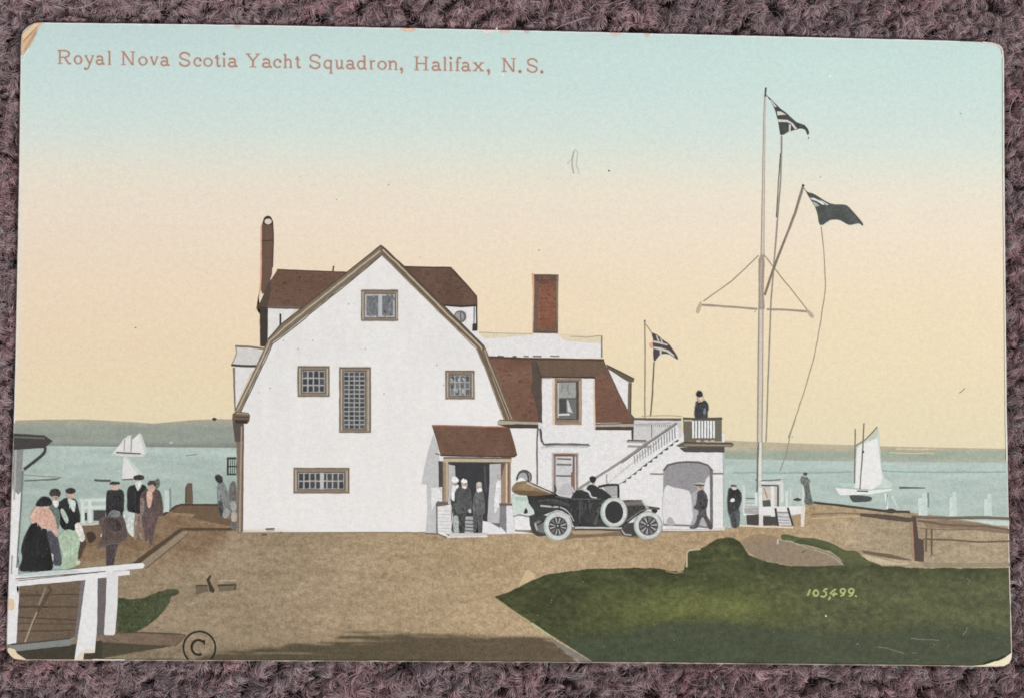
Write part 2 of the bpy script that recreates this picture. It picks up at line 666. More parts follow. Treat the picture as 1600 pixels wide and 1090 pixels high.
def dabs(part, poly, col, n, amp, size=(.7, 1.7), stretch=1.8, rot=(50, 120), g=.2):
    """small uneven touches of ink inside a shape, as retouched and screened in the print"""
    xs, ys = [a[0] for a in poly], [a[1] for a in poly]
    core = grow(poly, -max(size) * .55)
    k, base_lv, placed = 0, LV[0], []
    for _ in range(n * 5):
        if k >= n:
            break
        q = (random.uniform(min(xs), max(xs)), random.uniform(min(ys), max(ys)))
        if not inside(q, core):
            continue
        k += 1
        d = random.gauss(0, amp)
        r_ = random.uniform(*size)
        lv = 1                                     # lowest layer on which it touches no other dab
        while any(l == lv and math.hypot(q[0] - x, q[1] - y) < (r_ + r2) * stretch + .2 for x, y, r2, l in placed):
            lv += 1
        if lv > 5:
            continue
        placed.append((q[0], q[1], r_, lv))
        LV[0] = base_lv + lv
        part.poly(ell(q[0], q[1], r_ * stretch, r_ * .7, 7, rot=random.uniform(*rot)), np.clip(np.array(col, float) + d, 0, 250), g, r=0, keep=True)
    LV[0] = base_lv + 5


def figure(lbl, shapes, cv, bg_=(160, 172, 162)):
    """a tiny printed person: tinted shapes with a soft inky rim and a few fold strokes"""
    p = Part('printed_person', label=lbl)
    for pts, c in shapes:
        q = sm(cv(pts), 4)
        c = np.array(c, float)
        p.poly(grow(q, .6), c * .7 + np.array(bg_) * .3, .25, r=.3, step=3)
        p.poly(grow(q, -.35), c, .3, r=.35, step=3, jit=12)
        xs, ys = [a[0] for a in q], [a[1] for a in q]
        w_, h_ = max(xs) - min(xs), max(ys) - min(ys)
        if h_ > 12 and w_ > 6:
            for k in range(3):
                t = random.uniform(.22, .78)
                x0 = min(xs) + w_ * t
                y0 = min(ys) + h_ * random.uniform(.2, .45)
                dx = (t - .5) * w_ * .25 + random.uniform(-1.5, 1.5)
                d = random.choice((16, 12, -12)) if c.mean() < 120 else random.choice((-22, -14, 8))
                p.line([(x0, y0), (x0 + dx * .3, y0 + h_ * .18), (x0 + dx, y0 + h_ * .36)], 1.6, np.clip(c + d, 0, 255), .25, r=.3, w2=.5)
        skin = w_ * h_ < 60 and c[0] > 180 and 145 < c[1] < 190 and c[0] - c[2] > 30
        if skin:
            cx, cy = sum(xs) / len(xs), sum(ys) / len(ys)
            p.poly(ell(cx + w_ * .18, cy, w_ * .26, h_ * .40, 9), c * .84, .2, r=0)                    # shaded side
            p.line([(cx - w_ * .30, cy - h_ * .14), (cx + w_ * .32, cy - h_ * .12)], h_ * .14, c * .55, .2, r=0)   # brow and eyes
            p.line([(cx - w_ * .16, cy + h_ * .20), (cx + w_ * .18, cy + h_ * .21)], h_ * .11, c * .66, .2, r=0)   # mouth
        elif w_ * h_ > 40:
            dabs(p, q, c, int(min(34, w_ * h_ / 9)), 15 if c.mean() < 130 else 11)
    return p


def fbm(X, Y, sx, sy, seed, octv=4):
    """value noise at picture coordinates; sx, sy = feature size in photo pixels"""
    r = np.random.default_rng(seed)
    out = np.zeros(X.shape)
    amp, tot = 1.0, 0
    for o in range(octv):
        g = r.random((257, 257))
        x, y = X / sx * 2 ** o, Y / sy * 2 ** o
        xi, yi = np.floor(x).astype(int), np.floor(y).astype(int)
        fx, fy = x - xi, y - yi
        fx, fy = fx * fx * (3 - 2 * fx), fy * fy * (3 - 2 * fy)
        xi, yi = xi % 256, yi % 256
        a, b_, c, d = g[yi, xi], g[yi, xi + 1], g[yi + 1, xi], g[yi + 1, xi + 1]
        out += amp * ((a * (1 - fx) + b_ * fx) * (1 - fy) + (c * (1 - fx) + d * fx) * fy)
        tot += amp
        amp *= .5
    return out / tot - .5


def mix(a, b_, t):
    t = np.clip(np.asarray(t, float), 0, 1)[..., None]
    return np.asarray(a, float) * (1 - t) + np.asarray(b_, float) * t


def sstep(e0, e1, x):
    t = np.clip((x - e0) / (e1 - e0), 0, 1)
    return t * t * (3 - 2 * t)


cA, cB, cC, cD = conv(350, 370, 6.4), conv(350, 520, 6.4), conv(350, 680, 6.4), conv(580, 540, 6.4)
cE, cF, cG = conv(640, 650, 5.448), conv(740, 500, 5.737), conv(800, 660, 5.738)
cH, cI, cJ, cK = conv(940, 580, 6.814), conv(1020, 690, 5.926), conv(1080, 120, 5.714), conv(1080, 280, 4.739)
cL, cM, cN, cO = conv(980, 480, 5.189), conv(1220, 650, 4.2105), conv(740, 820, 3.2), conv(200, 850, 2.6667)
cP, cQ, cS, cU = conv(0, 820, 4.7375), conv(10, 720, 5.735), conv(120, 660, 5.45), conv(860, 220, 13.333)
a1, a2, a3, a4, a5 = conv(0, 0, 4), conv(1200, 0, 4), conv(0, 820, 4), conv(1200, 820, 4), conv(0, 640, 4)
a6, a7 = conv(340, 320, 5.714), conv(600, 380, 5.714)

WHITE = (234, 230, 226)
ROOF = (110, 82, 67)
TRIM = (128, 111, 92)
TRIML = (186, 172, 149)
DARK = (62, 56, 52)
BLACK = (48, 47, 47)
TEAL = (166, 195, 184)

# ---- sky
sky = Part('printed_sky', label='pale blue green sky fading down to peach and cream')


def sky_fn(X, Y):
    y = Y - 0.012 * (X - 800)
    ks = [30, 90, 150, 200, 235, 265, 300, 360, 450, 550, 650, 720]
    L_ = [(196, 217, 214), (203, 223, 219), (208, 226, 221), (215, 227, 219), (225, 228, 216), (233, 227, 210), (239, 225, 205), (241, 222, 200),
          (242, 219, 191), (240, 216, 184), (236, 218, 181), (229, 214, 180)]
    R_ = [(199, 222, 216), (203, 226, 219), (208, 227, 220), (215, 228, 219), (222, 229, 216), (231, 229, 212), (239, 228, 207), (243, 226, 202),
          (243, 223, 190), (240, 221, 185), (234, 219, 182), (229, 216, 183)]
    A = np.stack([np.interp(y, ks, [c[i] for c in L_]) for i in range(3)], 2)
    B = np.stack([np.interp(y, ks, [c[i] for c in R_]) for i in range(3)], 2)
    c = mix(A, B, 0) * (1 - np.clip(X / 1300, 0, 1))[..., None] + B * np.clip(X / 1300, 0, 1)[..., None]
    c = c + (fbm(X, Y, 70, 45, 21) * 2)[..., None]
    # worn pale band down the left edge
    e = sstep(9, 1, X - XL(Y))
    c = mix(c, (228, 230, 222), e * .35)
    return c, .065


sky.grid(8, 1582, lambda x: YTC(x) + 1.0, lambda x: 0 * x + 722, 150, 90, sky_fn)

# ---- far shore and sea
sea = Part('printed_sea', label='pale teal harbour water left of the clubhouse')


def sea_fn(X, Y):
    c = mix((180, 195, 187), (170, 185, 176), sstep(700, 760, Y) * (X < 700) + (X >= 700) * sstep(740, 800, Y) * .5)
    s_ = fbm(X, Y, 60, 8, 31)
    c = c + (s_ * 26)[..., None]
    return c, .16


sea.grid(8, 400, lambda x: 0 * x + 690, lambda x: 0 * x + 915, 50, 60, sea_fn)
sea2 = Part('printed_sea', label='pale teal harbour water right of the clubhouse')
sea2.grid(1100, 1582, lambda x: 0 * x + 712, lambda x: 0 * x + 832, 60, 40, sea_fn, keep=True)
for pts in ([(1145, 737.5), (1250, 738), (1330, 736.5)], [(1374, 735), (1450, 737), (1572, 736.5)]):
    sea2.line(pts, 2.4, (146, 172, 160), r=.5)
sea2.line([(1405, 761), (1446, 761.5)], 3.6, (88, 92, 88), w2=1.5)

shore = Part('printed_shoreline', label='low grey green far shore left of the clubhouse')


def shore_fn(X, Y):
    left = X < 700
    tl = (Y - 656) / 42
    cl = mix((172, 165, 146), (152, 158, 146), sstep(.02, .28, tl))
    cl = mix(cl, (132, 137, 127), sstep(.75, 1.0, tl))
    tr = (Y - 692) / 30
    cr = mix((186, 174, 146), (160, 170, 152), sstep(.25, .5, tr))
    cr = mix(cr, (172, 176, 160), sstep(.7, 1, tr))
    c = np.where(left[..., None], cl, cr)
    return c + (fbm(X, Y, 40, 10, 33) * 16)[..., None], .16


shore.grid(8, 400, lambda x: np.interp(x, [20, 60, 130, 200, 240, 262, 300, 340, 370], [656.5, 655, 654.5, 658, 661, 659, 655.5, 654, 654.5]),
           lambda x: np.interp(x, [20, 100, 200, 400], [694, 696, 697.5, 699]), 60, 14, shore_fn)
shore2 = Part('printed_shoreline', label='low tan far shore right of the clubhouse')
shore2.grid(1100, 1582, lambda x: np.interp(x, [1130, 1170, 1250, 1330, 1400, 1582], [687, 689, 692, 694.5, 697, 700.5]),
           lambda x: np.interp(x, [1130, 1250, 1400, 1582], [716, 719, 721, 722]), 60, 12, shore_fn, keep=True)
shore.poly(sm([(331, 654), (335, 651.8), (339, 654), (335, 657)]), (70, 62, 52), keep=False)
for pts, c in (([(1400, 700.5), (1440, 701.5), (1462, 700.6)], (212, 196, 160)), ([(1390, 706), (1420, 707.5), (1460, 707)], (205, 192, 160))):
    shore2.line(pts, 1.8, c)
shore.poly(sm([(264, 691), (268, 688.5), (270, 691), (267, 693)]), (196, 190, 172))

# ---- ground
ground = Part('printed_ground', label='tan gravel forecourt with a brown shadow along its lower edge')
SHX = [300, 330, 372, 400, 440, 448, 462, 480, 520, 533, 545, 560, 600, 640, 700, 760, 820, 862, 905, 940]
SHY = [1031, 1019, 1014, 1012, 1011, 1006, 1001, 1001, 1000, 991, 988.5, 987, 988, 991, 992, 997, 995, 999, 1033, 1060]


def ground_fn(X, Y):
    c = mix((155, 135, 109), (180, 154, 119), sstep(260, 900, X))
    c = mix(c, (178, 152, 117), sstep(880, 840, Y) * sstep(500, 800, X) * .6)
    c = mix(c, (139, 113, 87), sstep(378, 340, X + (Y - 830) * .9) * sstep(910, 850, Y))
    c = mix(c, (164, 147, 120), sstep(1200, 1420, X) * .8)
    c = mix(c, (132, 117, 93), sstep(960, 1030, Y) * sstep(520, 180, X) * .7)
    c = c + (fbm(X, Y, 26, 6, 41) * 22 + fbm(X, Y, 110, 40, 42) * 20 + fbm(X, Y, 7, 4, 47, 2) * 22)[..., None] * np.array([1, .98, .92])
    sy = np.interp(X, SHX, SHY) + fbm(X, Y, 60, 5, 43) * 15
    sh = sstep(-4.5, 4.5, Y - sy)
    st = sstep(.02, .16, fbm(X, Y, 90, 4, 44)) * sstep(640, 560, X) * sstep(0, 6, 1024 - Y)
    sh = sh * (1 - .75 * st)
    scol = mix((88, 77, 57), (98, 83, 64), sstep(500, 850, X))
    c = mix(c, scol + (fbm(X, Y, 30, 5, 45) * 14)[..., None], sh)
    return c, .36


GTX = [8, 95, 121, 126, 200, 252, 281, 300, 368, 400, 1125, 1140, 1158, 1239, 1255, 1258, 1268, 1345, 1425, 1582]
GTY = [905, 893, 882, 817, 811, 802, 787.5, 787, 788, 820, 820, 824, 820, 818.5, 800, 788, 784, 791, 800, 817]
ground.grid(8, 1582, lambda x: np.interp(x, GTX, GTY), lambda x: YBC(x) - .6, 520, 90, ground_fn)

# ---- lawn
lawn = Part('printed_lawn', label='dark green lawn with a pointed end and darker shade below')
LTX = [773, 800, 826, 838, 850, 880, 915, 959, 1010, 1045, 1062, 1069, 1073, 1085, 1100, 1112, 1122, 1134, 1147, 1157, 1163, 1170, 1200, 1227, 1270, 1317, 1330, 1347, 1360, 1376, 1425, 1582]
LTY = [931.5, 922, 908, 903, 898, 892.5, 889, 886.5, 886, 889.5, 893, 889, 861.5, 858, 854, 846, 840.5, 839, 840, 846, 856, 866.5, 877.5, 882, 883, 880.5, 866, 869, 876, 882.5, 886.5, 886.5]


def lawn_fn(X, Y):
    c = np.zeros(X.shape + (3,)) + np.array([71, 76, 43])
    pat = np.exp(-((X - 1100) / 170) ** 2 - ((Y - 948) / 30) ** 2)
    c = mix(c, (108, 112, 58), pat * .95)
    c = mix(c, (102, 102, 66), np.exp(-((X - 1480) / 80) ** 2 - ((Y - 935) / 35) ** 2) * .6)
    c = mix(c, (88, 90, 58), sstep(1150, 1300, X) * .7)
    c = mix(c, (98, 98, 62), sstep(.08, .25, fbm(X, Y, 22, 9, 57)) * sstep(880, 1000, X) * .55)
    top = np.interp(X, LTX, LTY)
    c = mix(c, (60, 64, 36), sstep(30, 0, Y - top) * .6)
    c = mix(c, (62, 60, 38), np.exp(-((X - 870) / 70) ** 2 - ((Y - 945) / 26) ** 2) * .6)
    n = fbm(X, Y, 40, 14, 51) * 20 + fbm(X, Y, 8, 5, 52, 3) * 34
    c = c + n[..., None] * np.array([1, 1, .7])
    by = np.interp(X, [860, 930, 1000, 1060, 1110, 1200, 1300, 1375, 1400, 1440, 1480, 1582], [1000, 990, 985, 968, 965, 978, 984, 987, 982, 970, 980, 982])
    by = by + fbm(X, Y, 50, 10, 53) * 16
    sh = sstep(-11, 11, Y - by)
    c = mix(c, np.array([68, 75, 54]) + (n * .35)[..., None], sh * .9)
    return c, .36


lawn.grid(773, 1582, lambda x: np.interp(x, LTX, LTY) + fbm(x, 0 * x + 3, 12, 9, 58) * 4.5,
          lambda x: np.minimum(np.interp(x, [773, 800, 835, 862, 928, 1582], [932, 951, 975, 992, 1034, 1060]), YBC(x) - .6), 420, 70, lawn_fn)
ridge = sm(cM([(0, 780), (30, 775), (130, 795), (215, 800), (300, 820), (360, 845), (430, 880), (500, 885), (545, 935), (600, 975), (480, 985), (415, 975), (380, 925), (260, 850), (130, 835), (60, 815), (10, 812)]), 3)
lawn.poly(ridge, (84, 92, 58), .28, jit=8)
for q, c in (([(80, 825), (140, 805), (200, 830), (260, 845), (330, 870), (300, 880), (200, 850), (130, 838)], (72, 82, 50)),
             ([(380, 895), (470, 890), (520, 930), (540, 960), (450, 950)], (92, 92, 58))):
    lawn.poly(sm(cM(q), 3), c, .26, keep=c[0] == 92)
dirt = Part('printed_bare_patch', ground, 'greyish bare patch of earth inside the lawn')
dirt.poly(sm([(1163, 850), (1200, 838), (1214, 841), (1252, 850), (1295, 862), (1317, 880), (1290, 883), (1240, 883), (1190, 874), (1172, 862)], 4), (146, 128, 106), .26)
dirt.poly(sm([(1167, 838), (1190, 834), (1215, 838), (1215, 846), (1190, 845), (1170, 850), (1160, 848)], 4), (152, 128, 100), .26)
dirt.line([(1215, 849), (1216, 841)], 2.6, (196, 190, 178))
dirt.line([(1216, 842), (1240, 847), (1262, 856)], 1.4, (168, 166, 140))
dirt.line([(1272, 858), (1300, 868), (1318, 882)], 1.6, (165, 160, 140))
dirt.line([(1253, 862), (1258, 860)], 1.6, (62, 60, 44))

stake = Part('printed_path_marker', ground, 'pale sandy marker at the lawn tip')
stake.poly(cN([(225, 302), (258, 235), (268, 222), (308, 242), (306, 262), (270, 285)]), (206, 180, 138), .12)
edge = Part('printed_path_edge', ground)
edge.line(cN([(1065, 208), (1066, 135), (1080, 122), (1135, 118)]), 3.0, (190, 172, 140))
edge.line([(1040, 891), (1055, 894), (1068, 893)], 2.0, (150, 120, 92))
edge.line(cN([(100, 360), (190, 425), (280, 480)]), 2.0, (168, 160, 112))
edge.line(cN([(290, 490), (380, 550)]), 3.6, (178, 186, 140), w2=2.5)
edge.poly(cN([(375, 560), (410, 575), (520, 640), (600, 684), (540, 684), (440, 620)]), (128, 122, 116), .2)

# small pencil like marks, plank and ledges on the ground
plank = Part('printed_wooden_horse', ground, 'small dark wooden trestle on the gravel')
plank.poly(cO([(280, 172), (330, 168), (335, 195), (285, 208)]), (112, 99, 80), .2)
plank.line(cO([(282, 172), (332, 170)]), 2.2, (74, 64, 50), keep=False)
plank.poly(cO([(375, 165), (450, 160), (446, 190), (378, 196)]), (116, 103, 84), .2)
plank.line(cO([(374, 170), (450, 168), (444, 190)]), 2.6, (72, 62, 48), keep=False)
plank.line(cO([(378, 150), (450, 149)]), 1.8, (190, 168, 134))
plank.poly(cO([(327, 145), (342, 126), (348, 130), (340, 148), (362, 190), (356, 202), (340, 195)]), (66, 58, 46), .15)
kerb = Part('printed_kerb', ground, 'dark kerb line running back to the clubhouse corner')
kerb.poly(a5([(830, 955), (860, 930), (1115, 745), (1140, 735), (1475, 735), (1475, 752), (1145, 752), (1110, 775), (890, 945), (870, 960)]), (86, 70, 55), .2)
kerb.poly(a5([(905, 985), (1185, 765), (1150, 757), (1120, 775), (890, 955)]), (150, 133, 110), .2)
kerb.line(a5([(910, 990), (1040, 885), (1180, 768)]), 1.6, (104, 88, 68))
kerb.poly(a5([(1060, 620), (1110, 590), (1370, 590), (1440, 700), (1440, 725), (1180, 670), (1080, 640)]), (112, 90, 69), .22)
kerb.line(a5([(1020, 655), (1100, 600), (1135, 590), (1370, 592)]), 3.0, (72, 58, 46))
kerb.poly(a5([(1090, 640), (1220, 650), (1200, 672), (1090, 650)]), (150, 127, 98), .2, keep=False)
LV0 = LV[0]
# ======================================================================= left: veranda, people, boats
LV[0] = LV0
boat = Part('printed_schooner', label='small white two masted schooner on the water')
boat.poly(cS([(285, 275), (330, 235), (395, 140), (440, 105), (465, 105), (475, 140), (530, 88), (548, 95), (600, 240), (570, 290), (420, 290)]), (200, 206, 198), .12)
boat.poly(cS([(295, 270), (400, 140), (410, 150), (402, 245), (340, 250)]), (226, 221, 217), .1)
boat.poly(cS([(415, 130), (458, 110), (465, 150), (455, 245), (408, 245)]), (226, 221, 217), .1)
boat.poly(cS([(475, 140), (532, 92), (580, 265), (470, 258)]), (228, 224, 220), .1)
boat.poly(cS([(310, 268), (560, 270), (560, 284), (400, 282)]), (214, 212, 206), .1)
boat.line(cS([(335, 250), (440, 258), (545, 262)]), 2.6, (104, 98, 94), w2=2)
boat.line(cS([(408, 140), (403, 240)]), 1.2, (150, 146, 140))
boat.line(cS([(466, 120), (460, 248)]), 1.4, (150, 146, 140))
sloop = Part('printed_sailing_boat', label='small white single sail boat behind the standing men')
sloop.poly(cS([(400, 285), (430, 290), (570, 440), (520, 460), (385, 480)]), (200, 210, 202), .1)
sloop.poly(cS([(395, 300), (410, 292), (525, 445), (490, 470), (385, 475)]), (226, 222, 219), .1)
sloop.line(cS([(385, 483), (480, 480)]), 2.2, (110, 106, 98))
for q in ([(148, 485), (200, 491), (290, 492)],):
    rb = Part('printed_rowing_boat', label='dark rowing boat lying left of the sailing boat')
    rb.line(cS(q), 3.4, (92, 90, 84))
rb = Part('printed_rowing_boat', label='long low boat beside the veranda post')
rb.line(a5([(150, 405), (290, 415), (385, 420)]), 1.4, (136, 142, 132))
rb.poly(a5([(150, 436), (300, 430), (390, 420), (350, 438), (150, 446)]), (112, 116, 106), .15)
sea.line(cS([(925, 280), (990, 272), (1020, 268)]), 1.4, (130, 142, 132))

fence = Part('printed_white_railing', label='white painted railing behind the people')
fence.poly(a5([(490, 545), (670, 540), (670, 700), (500, 705)]), (176, 196, 186), .15)
for q in ([(500, 565), (668, 560)], [(505, 608), (668, 606)]):
    fence.line(a5(q), 5, (214, 216, 210), keep=q[0][1] == 608)
fence.poly(a5([(520, 640), (545, 640), (545, 690), (520, 690)]), (60, 60, 62), .2)
fence.poly(a5([(585, 625), (660, 625), (660, 690), (585, 690)]), (74, 70, 70), .2)
for x in (515, 560):
    fence.line(a5([(x, 570), (x + 5, 705)]), 5.5, (216, 218, 212), keep=x == 560)
fence.line(a5([(495, 710), (560, 715), (640, 705)]), 4, (206, 204, 196))
fence.line(a5([(1045, 500), (1040, 635)]), 8, (196, 208, 200), keep=False, w2=9)
fence.line(a5([(1062, 490), (1066, 620)]), 3, (132, 146, 138), keep=False)
boatd = Part('printed_upturned_dinghy', label='brown dinghy with a pale rim among the people')
boatd.poly(sm(a5([(500, 715), (570, 720), (640, 715), (655, 760), (625, 830), (560, 850), (520, 800)])), (122, 100, 78), .25)
boatd.poly(sm(a5([(540, 770), (580, 760), (600, 800), (560, 830)])), (70, 56, 46), .2)
boatd.line(sm(a5([(500, 718), (570, 712), (640, 712), (652, 740), (630, 790)]), 4, False), 2.6, (206, 196, 182))
boatd.poly(sm(a5([(500, 800), (540, 830), (520, 880), (500, 930), (480, 900)])), (84, 68, 54), .25)
pile = Part('printed_mooring_post', label='short brown mooring post at the pier end')
pile.poly(a5([(1155, 585), (1158, 480), (1172, 455), (1203, 455), (1206, 585)]), (107, 92, 76), .15)
pile.line(a5([(1160, 580), (1163, 480)]), 1.6, (80, 68, 56))


def person(lbl, shapes):
    return figure(lbl, shapes, a5, (148, 160, 148))


FACE = (200, 180, 166)
person('tiny printed person in a dark cap and black coat seen from behind, hands at the side', [
    ([(690, 690), (760, 690), (780, 770), (770, 800), (700, 800)], (62, 54, 56)),
    ([(668, 520), (690, 500), (740, 494), (770, 510), (775, 560), (772, 640), (778, 690), (700, 700), (665, 660)], (46, 44, 45)),
    ([(690, 470), (718, 462), (745, 472), (738, 494), (705, 496)], (206, 182, 164)),
    ([(686, 462), (700, 450), (740, 450), (748, 460), (715, 464)], (58, 55, 54))])
person('tiny printed person in white trousers, black jacket and broad dark hat', [
    ([(805, 640), (850, 640), (845, 700), (835, 790), (790, 740), (800, 690)], (206, 214, 206)),
    ([(770, 640), (795, 630), (800, 700), (780, 720)], (196, 202, 196)),
    ([(845, 650), (880, 650), (905, 790), (880, 800), (860, 740), (850, 800), (838, 790)], (148, 126, 112)),
    ([(800, 490), (835, 470), (880, 465), (915, 485), (915, 560), (880, 640), (845, 640), (800, 625), (797, 560)], (44, 43, 46)),
    ([(845, 455), (862, 445), (885, 455), (865, 500), (855, 490)], (222, 219, 214)),
    ([(838, 415), (865, 405), (895, 412), (897, 430), (865, 436), (838, 430)], (60, 56, 54))])
person('tiny printed person in a brown suit walking with a pink front and dark cap', [
    ([(950, 470), (985, 430), (998, 450), (992, 480), (970, 490)], (100, 106, 100)),
    ([(890, 650), (985, 650), (968, 740), (950, 835), (935, 830), (930, 760), (915, 820), (905, 790)], (98, 78, 74)),
    ([(880, 540), (905, 505), (940, 495), (1000, 510), (1018, 640), (985, 660), (890, 660), (880, 620)], (92, 76, 72)),
    ([(918, 520), (940, 500), (952, 540), (940, 600), (925, 600)], (224, 178, 160)),
    ([(925, 470), (945, 455), (968, 470), (960, 505), (935, 508)], (208, 174, 154)),
    ([(925, 455), (945, 442), (975, 455), (972, 480), (955, 462), (930, 470)], (70, 62, 58)),
    ([(880, 560), (900, 560), (895, 650), (880, 640)], (128, 108, 98))])
person('tiny printed person in a dark brown jacket and blue grey cap standing with back turned', [
    ([(668, 820), (735, 820), (720, 900), (705, 970), (668, 970), (665, 900)], (76, 66, 64)),
    ([(620, 690), (680, 660), (760, 660), (790, 740), (790, 800), (745, 830), (690, 835), (610, 860), (640, 780)], (98, 82, 78)),
    ([(650, 690), (690, 670), (740, 680), (760, 740), (720, 760), (680, 740)], (68, 58, 56)),
    ([(685, 640), (712, 625), (745, 635), (748, 658), (715, 668), (682, 660)], (118, 120, 120))])
person('tiny printed person in a dark flat cap and black open coat with white shirt', [
    ([(400, 700), (470, 700), (480, 760), (420, 760)], (170, 186, 172)),
    ([(360, 600), (385, 565), (420, 550), (470, 560), (490, 610), (500, 690), (470, 745), (430, 755), (395, 740), (372, 700)], (46, 45, 46)),
    ([(425, 555), (450, 560), (470, 575), (465, 630), (450, 620)], (208, 216, 206)),
    ([(380, 625), (395, 620), (425, 680), (415, 705), (390, 660)], (176, 190, 178)),
    ([(418, 520), (440, 510), (462, 522), (460, 548), (425, 548)], (206, 174, 154)),
    ([(412, 500), (440, 488), (470, 498), (465, 515), (440, 522), (418, 516)], (58, 54, 54))])
person('tiny printed person with a rounded dark hat and grey green coat', [
    ([(300, 610), (340, 590), (370, 640), (365, 740), (340, 700)], (104, 116, 108)),
    ([(330, 570), (355, 555), (365, 590), (345, 605)], (222, 220, 214)),
    ([(310, 525), (325, 497), (360, 495), (378, 515), (370, 540), (335, 545)], (66, 61, 60)),
    ([(330, 540), (360, 540), (358, 560), (335, 560)], (192, 160, 140))])
person('tiny printed person in a pale green dress with white sleeve', [
    ([(470, 720), (500, 710), (528, 790), (515, 820), (490, 800)], (226, 220, 210)),
    ([(365, 800), (400, 755), (450, 752), (495, 800), (490, 870), (480, 940), (470, 975), (400, 990), (375, 975), (395, 900), (370, 850)], (176, 194, 168)),
    ([(480, 940), (500, 945), (495, 965), (478, 965)], (196, 206, 170))])
person('tiny printed person in a long black skirt, salmon shawl and black hat', [
    ([(290, 770), (330, 760), (360, 800), (375, 870), (385, 950), (370, 970), (330, 955), (310, 850)], (82, 80, 86)),
    ([(318, 900), (332, 905), (330, 945), (318, 945)], (212, 210, 206)),
    ([(135, 860), (160, 780), (200, 710), (230, 700), (285, 740), (300, 800), (320, 900), (322, 998), (200, 1005), (125, 1000), (140, 930)], (43, 41, 42)),
    ([(190, 660), (220, 610), (260, 595), (310, 620), (345, 690), (360, 780), (345, 780), (310, 740), (265, 735), (228, 700), (200, 705)], (217, 175, 157)),
    ([(250, 590), (300, 595), (300, 612), (255, 608)], (214, 196, 168)),
    ([(226, 595), (245, 560), (270, 543), (305, 548), (325, 575), (320, 590), (290, 600)], (44, 42, 43))])
pw = person('tiny printed person in grey leaning by the clubhouse corner', [
    ([(1440, 470), (1475, 470), (1478, 730), (1440, 720), (1455, 640), (1435, 560)], (108, 102, 98)),
    ([(1445, 580), (1470, 570), (1475, 620), (1450, 625)], (168, 164, 160)),
    ([(1450, 640), (1476, 640), (1476, 690), (1450, 690)], (178, 164, 150)),
    ([(1362, 480), (1390, 450), (1410, 480), (1435, 560), (1440, 640), (1415, 670), (1385, 660), (1365, 590)], (120, 124, 122)),
    ([(1365, 580), (1385, 570), (1395, 650), (1375, 655)], (74, 70, 72)),
    ([(1392, 650), (1415, 610), (1430, 650), (1410, 675)], (158, 152, 150)),
    ([(1345, 420), (1365, 406), (1388, 420), (1388, 448), (1365, 455)], (54, 50, 50))])

ver = Part('printed_veranda', label='white veranda post, rail and plank floor at the left border')
ver.poly(a3([(100, 380), (540, 345), (500, 500), (470, 690), (440, 710), (105, 745)]), (112, 94, 77), .3, jit=7)
for i, (ya, yb, x1) in enumerate(((435, 430, 500), (445, 440, 260), (505, 510, 500), (515, 512, 300), (575, 590, 480), (612, 618, 480), (660, 655, 470))):
    ver.line(a3([(110, ya), (x1, yb)]), 2.0 if i % 2 == 0 else 1.4, (82, 67, 55), keep=i > 0, r=.5)
ver.line(a3([(300, 380), (320, 400), (225, 560), (150, 740)]), 5.0, (88, 72, 58), w2=2.5)
ver.line(a3([(285, 390), (240, 500)]), 3.2, (142, 124, 104))
ver.line(a3([(232, 540), (205, 600), (155, 730)]), 2.4, (168, 150, 126), keep=False)
ver.poly(a3([(50, 780), (100, 790), (460, 745), (640, 720), (860, 740), (700, 800), (640, 835), (100, 838), (55, 800)]), (66, 60, 48), .22)
ver.poly(a3([(55, 748), (200, 735), (440, 705), (480, 690), (440, 750), (80, 788), (52, 775)]), (132, 134, 130), .15)
ver.line(a3([(60, 745), (240, 727), (440, 705)]), 2.2, (74, 70, 64))
grn = Part('printed_green_shrub', label='dark green clump beside the veranda steps')
grn.poly(sm(a3([(735, 480), (760, 455), (800, 462), (900, 455), (960, 430), (1040, 405), (1095, 400), (1120, 425), (1070, 445), (1060, 480), (1000, 560), (900, 640), (800, 685), (735, 680)])), (72, 78, 52), .4, r=.8, step=4, jit=9)
dabs(grn, sm(a3([(745, 485), (900, 465), (1060, 420), (1000, 545), (900, 630), (745, 675)])), (74, 80, 52), 160, 12, (.8, 1.8), 1.6, (0, 180))
step = Part('printed_wooden_step', label='brown plank step beside the veranda')
step.poly(a3([(600, 690), (720, 668), (900, 672), (1165, 685), (1100, 755), (880, 745), (640, 730)]), (122, 102, 84), .3, jit=7)
step.poly(a3([(640, 730), (880, 742), (1090, 752), (800, 800), (640, 830)]), (78, 72, 55), .24)
step.line(a3([(720, 672), (900, 672), (1160, 684), (1095, 755)]), 1.6, (96, 80, 64))
ver.poly(a3([(600, 330), (660, 330), (660, 680), (600, 690)]), (108, 100, 98), .2)
ver.poly(a3([(505, 350), (540, 340), (480, 690), (465, 720)]), (120, 112, 112), .2)
VW = (230, 227, 226)
ver.poly([(12, 1004), (30, 916), (22, 690), (36, 690), (27, 900), (30, 925), (25.5, 1004)], (200, 200, 198), .12)
ver.poly([(XL(690) + 1.2, 690), (37, 695), (34, 760), (27.5, 900), (26, 920), (29.5, 930), (25, 1003), (11.5, 1006), (XL(950) + 1, 950), (XL(880) + 1, 880), (XL(780) + 1, 780)], VW, .12)
ver.poly([(XL(690) + 1.2, 690), (37, 694), (35.5, 725), (34, 765), (29, 772), (20, 764), (XL(740) + 1, 740)], (140, 142, 140), .18)
ver.line([(25, 700), (22, 780)], 3.0, (172, 172, 170))
ver.line(a5([(143, 380), (128, 640), (105, 985)]), 2.6, (112, 124, 116), keep=False)
ver.line([(19, 866), (18, 896)], 2.0, (150, 150, 148))
ver.poly([(13.8, 934), (21, 935), (23, 948), (19.5, 953), (13.5, 952)], (226, 198, 158), .1)
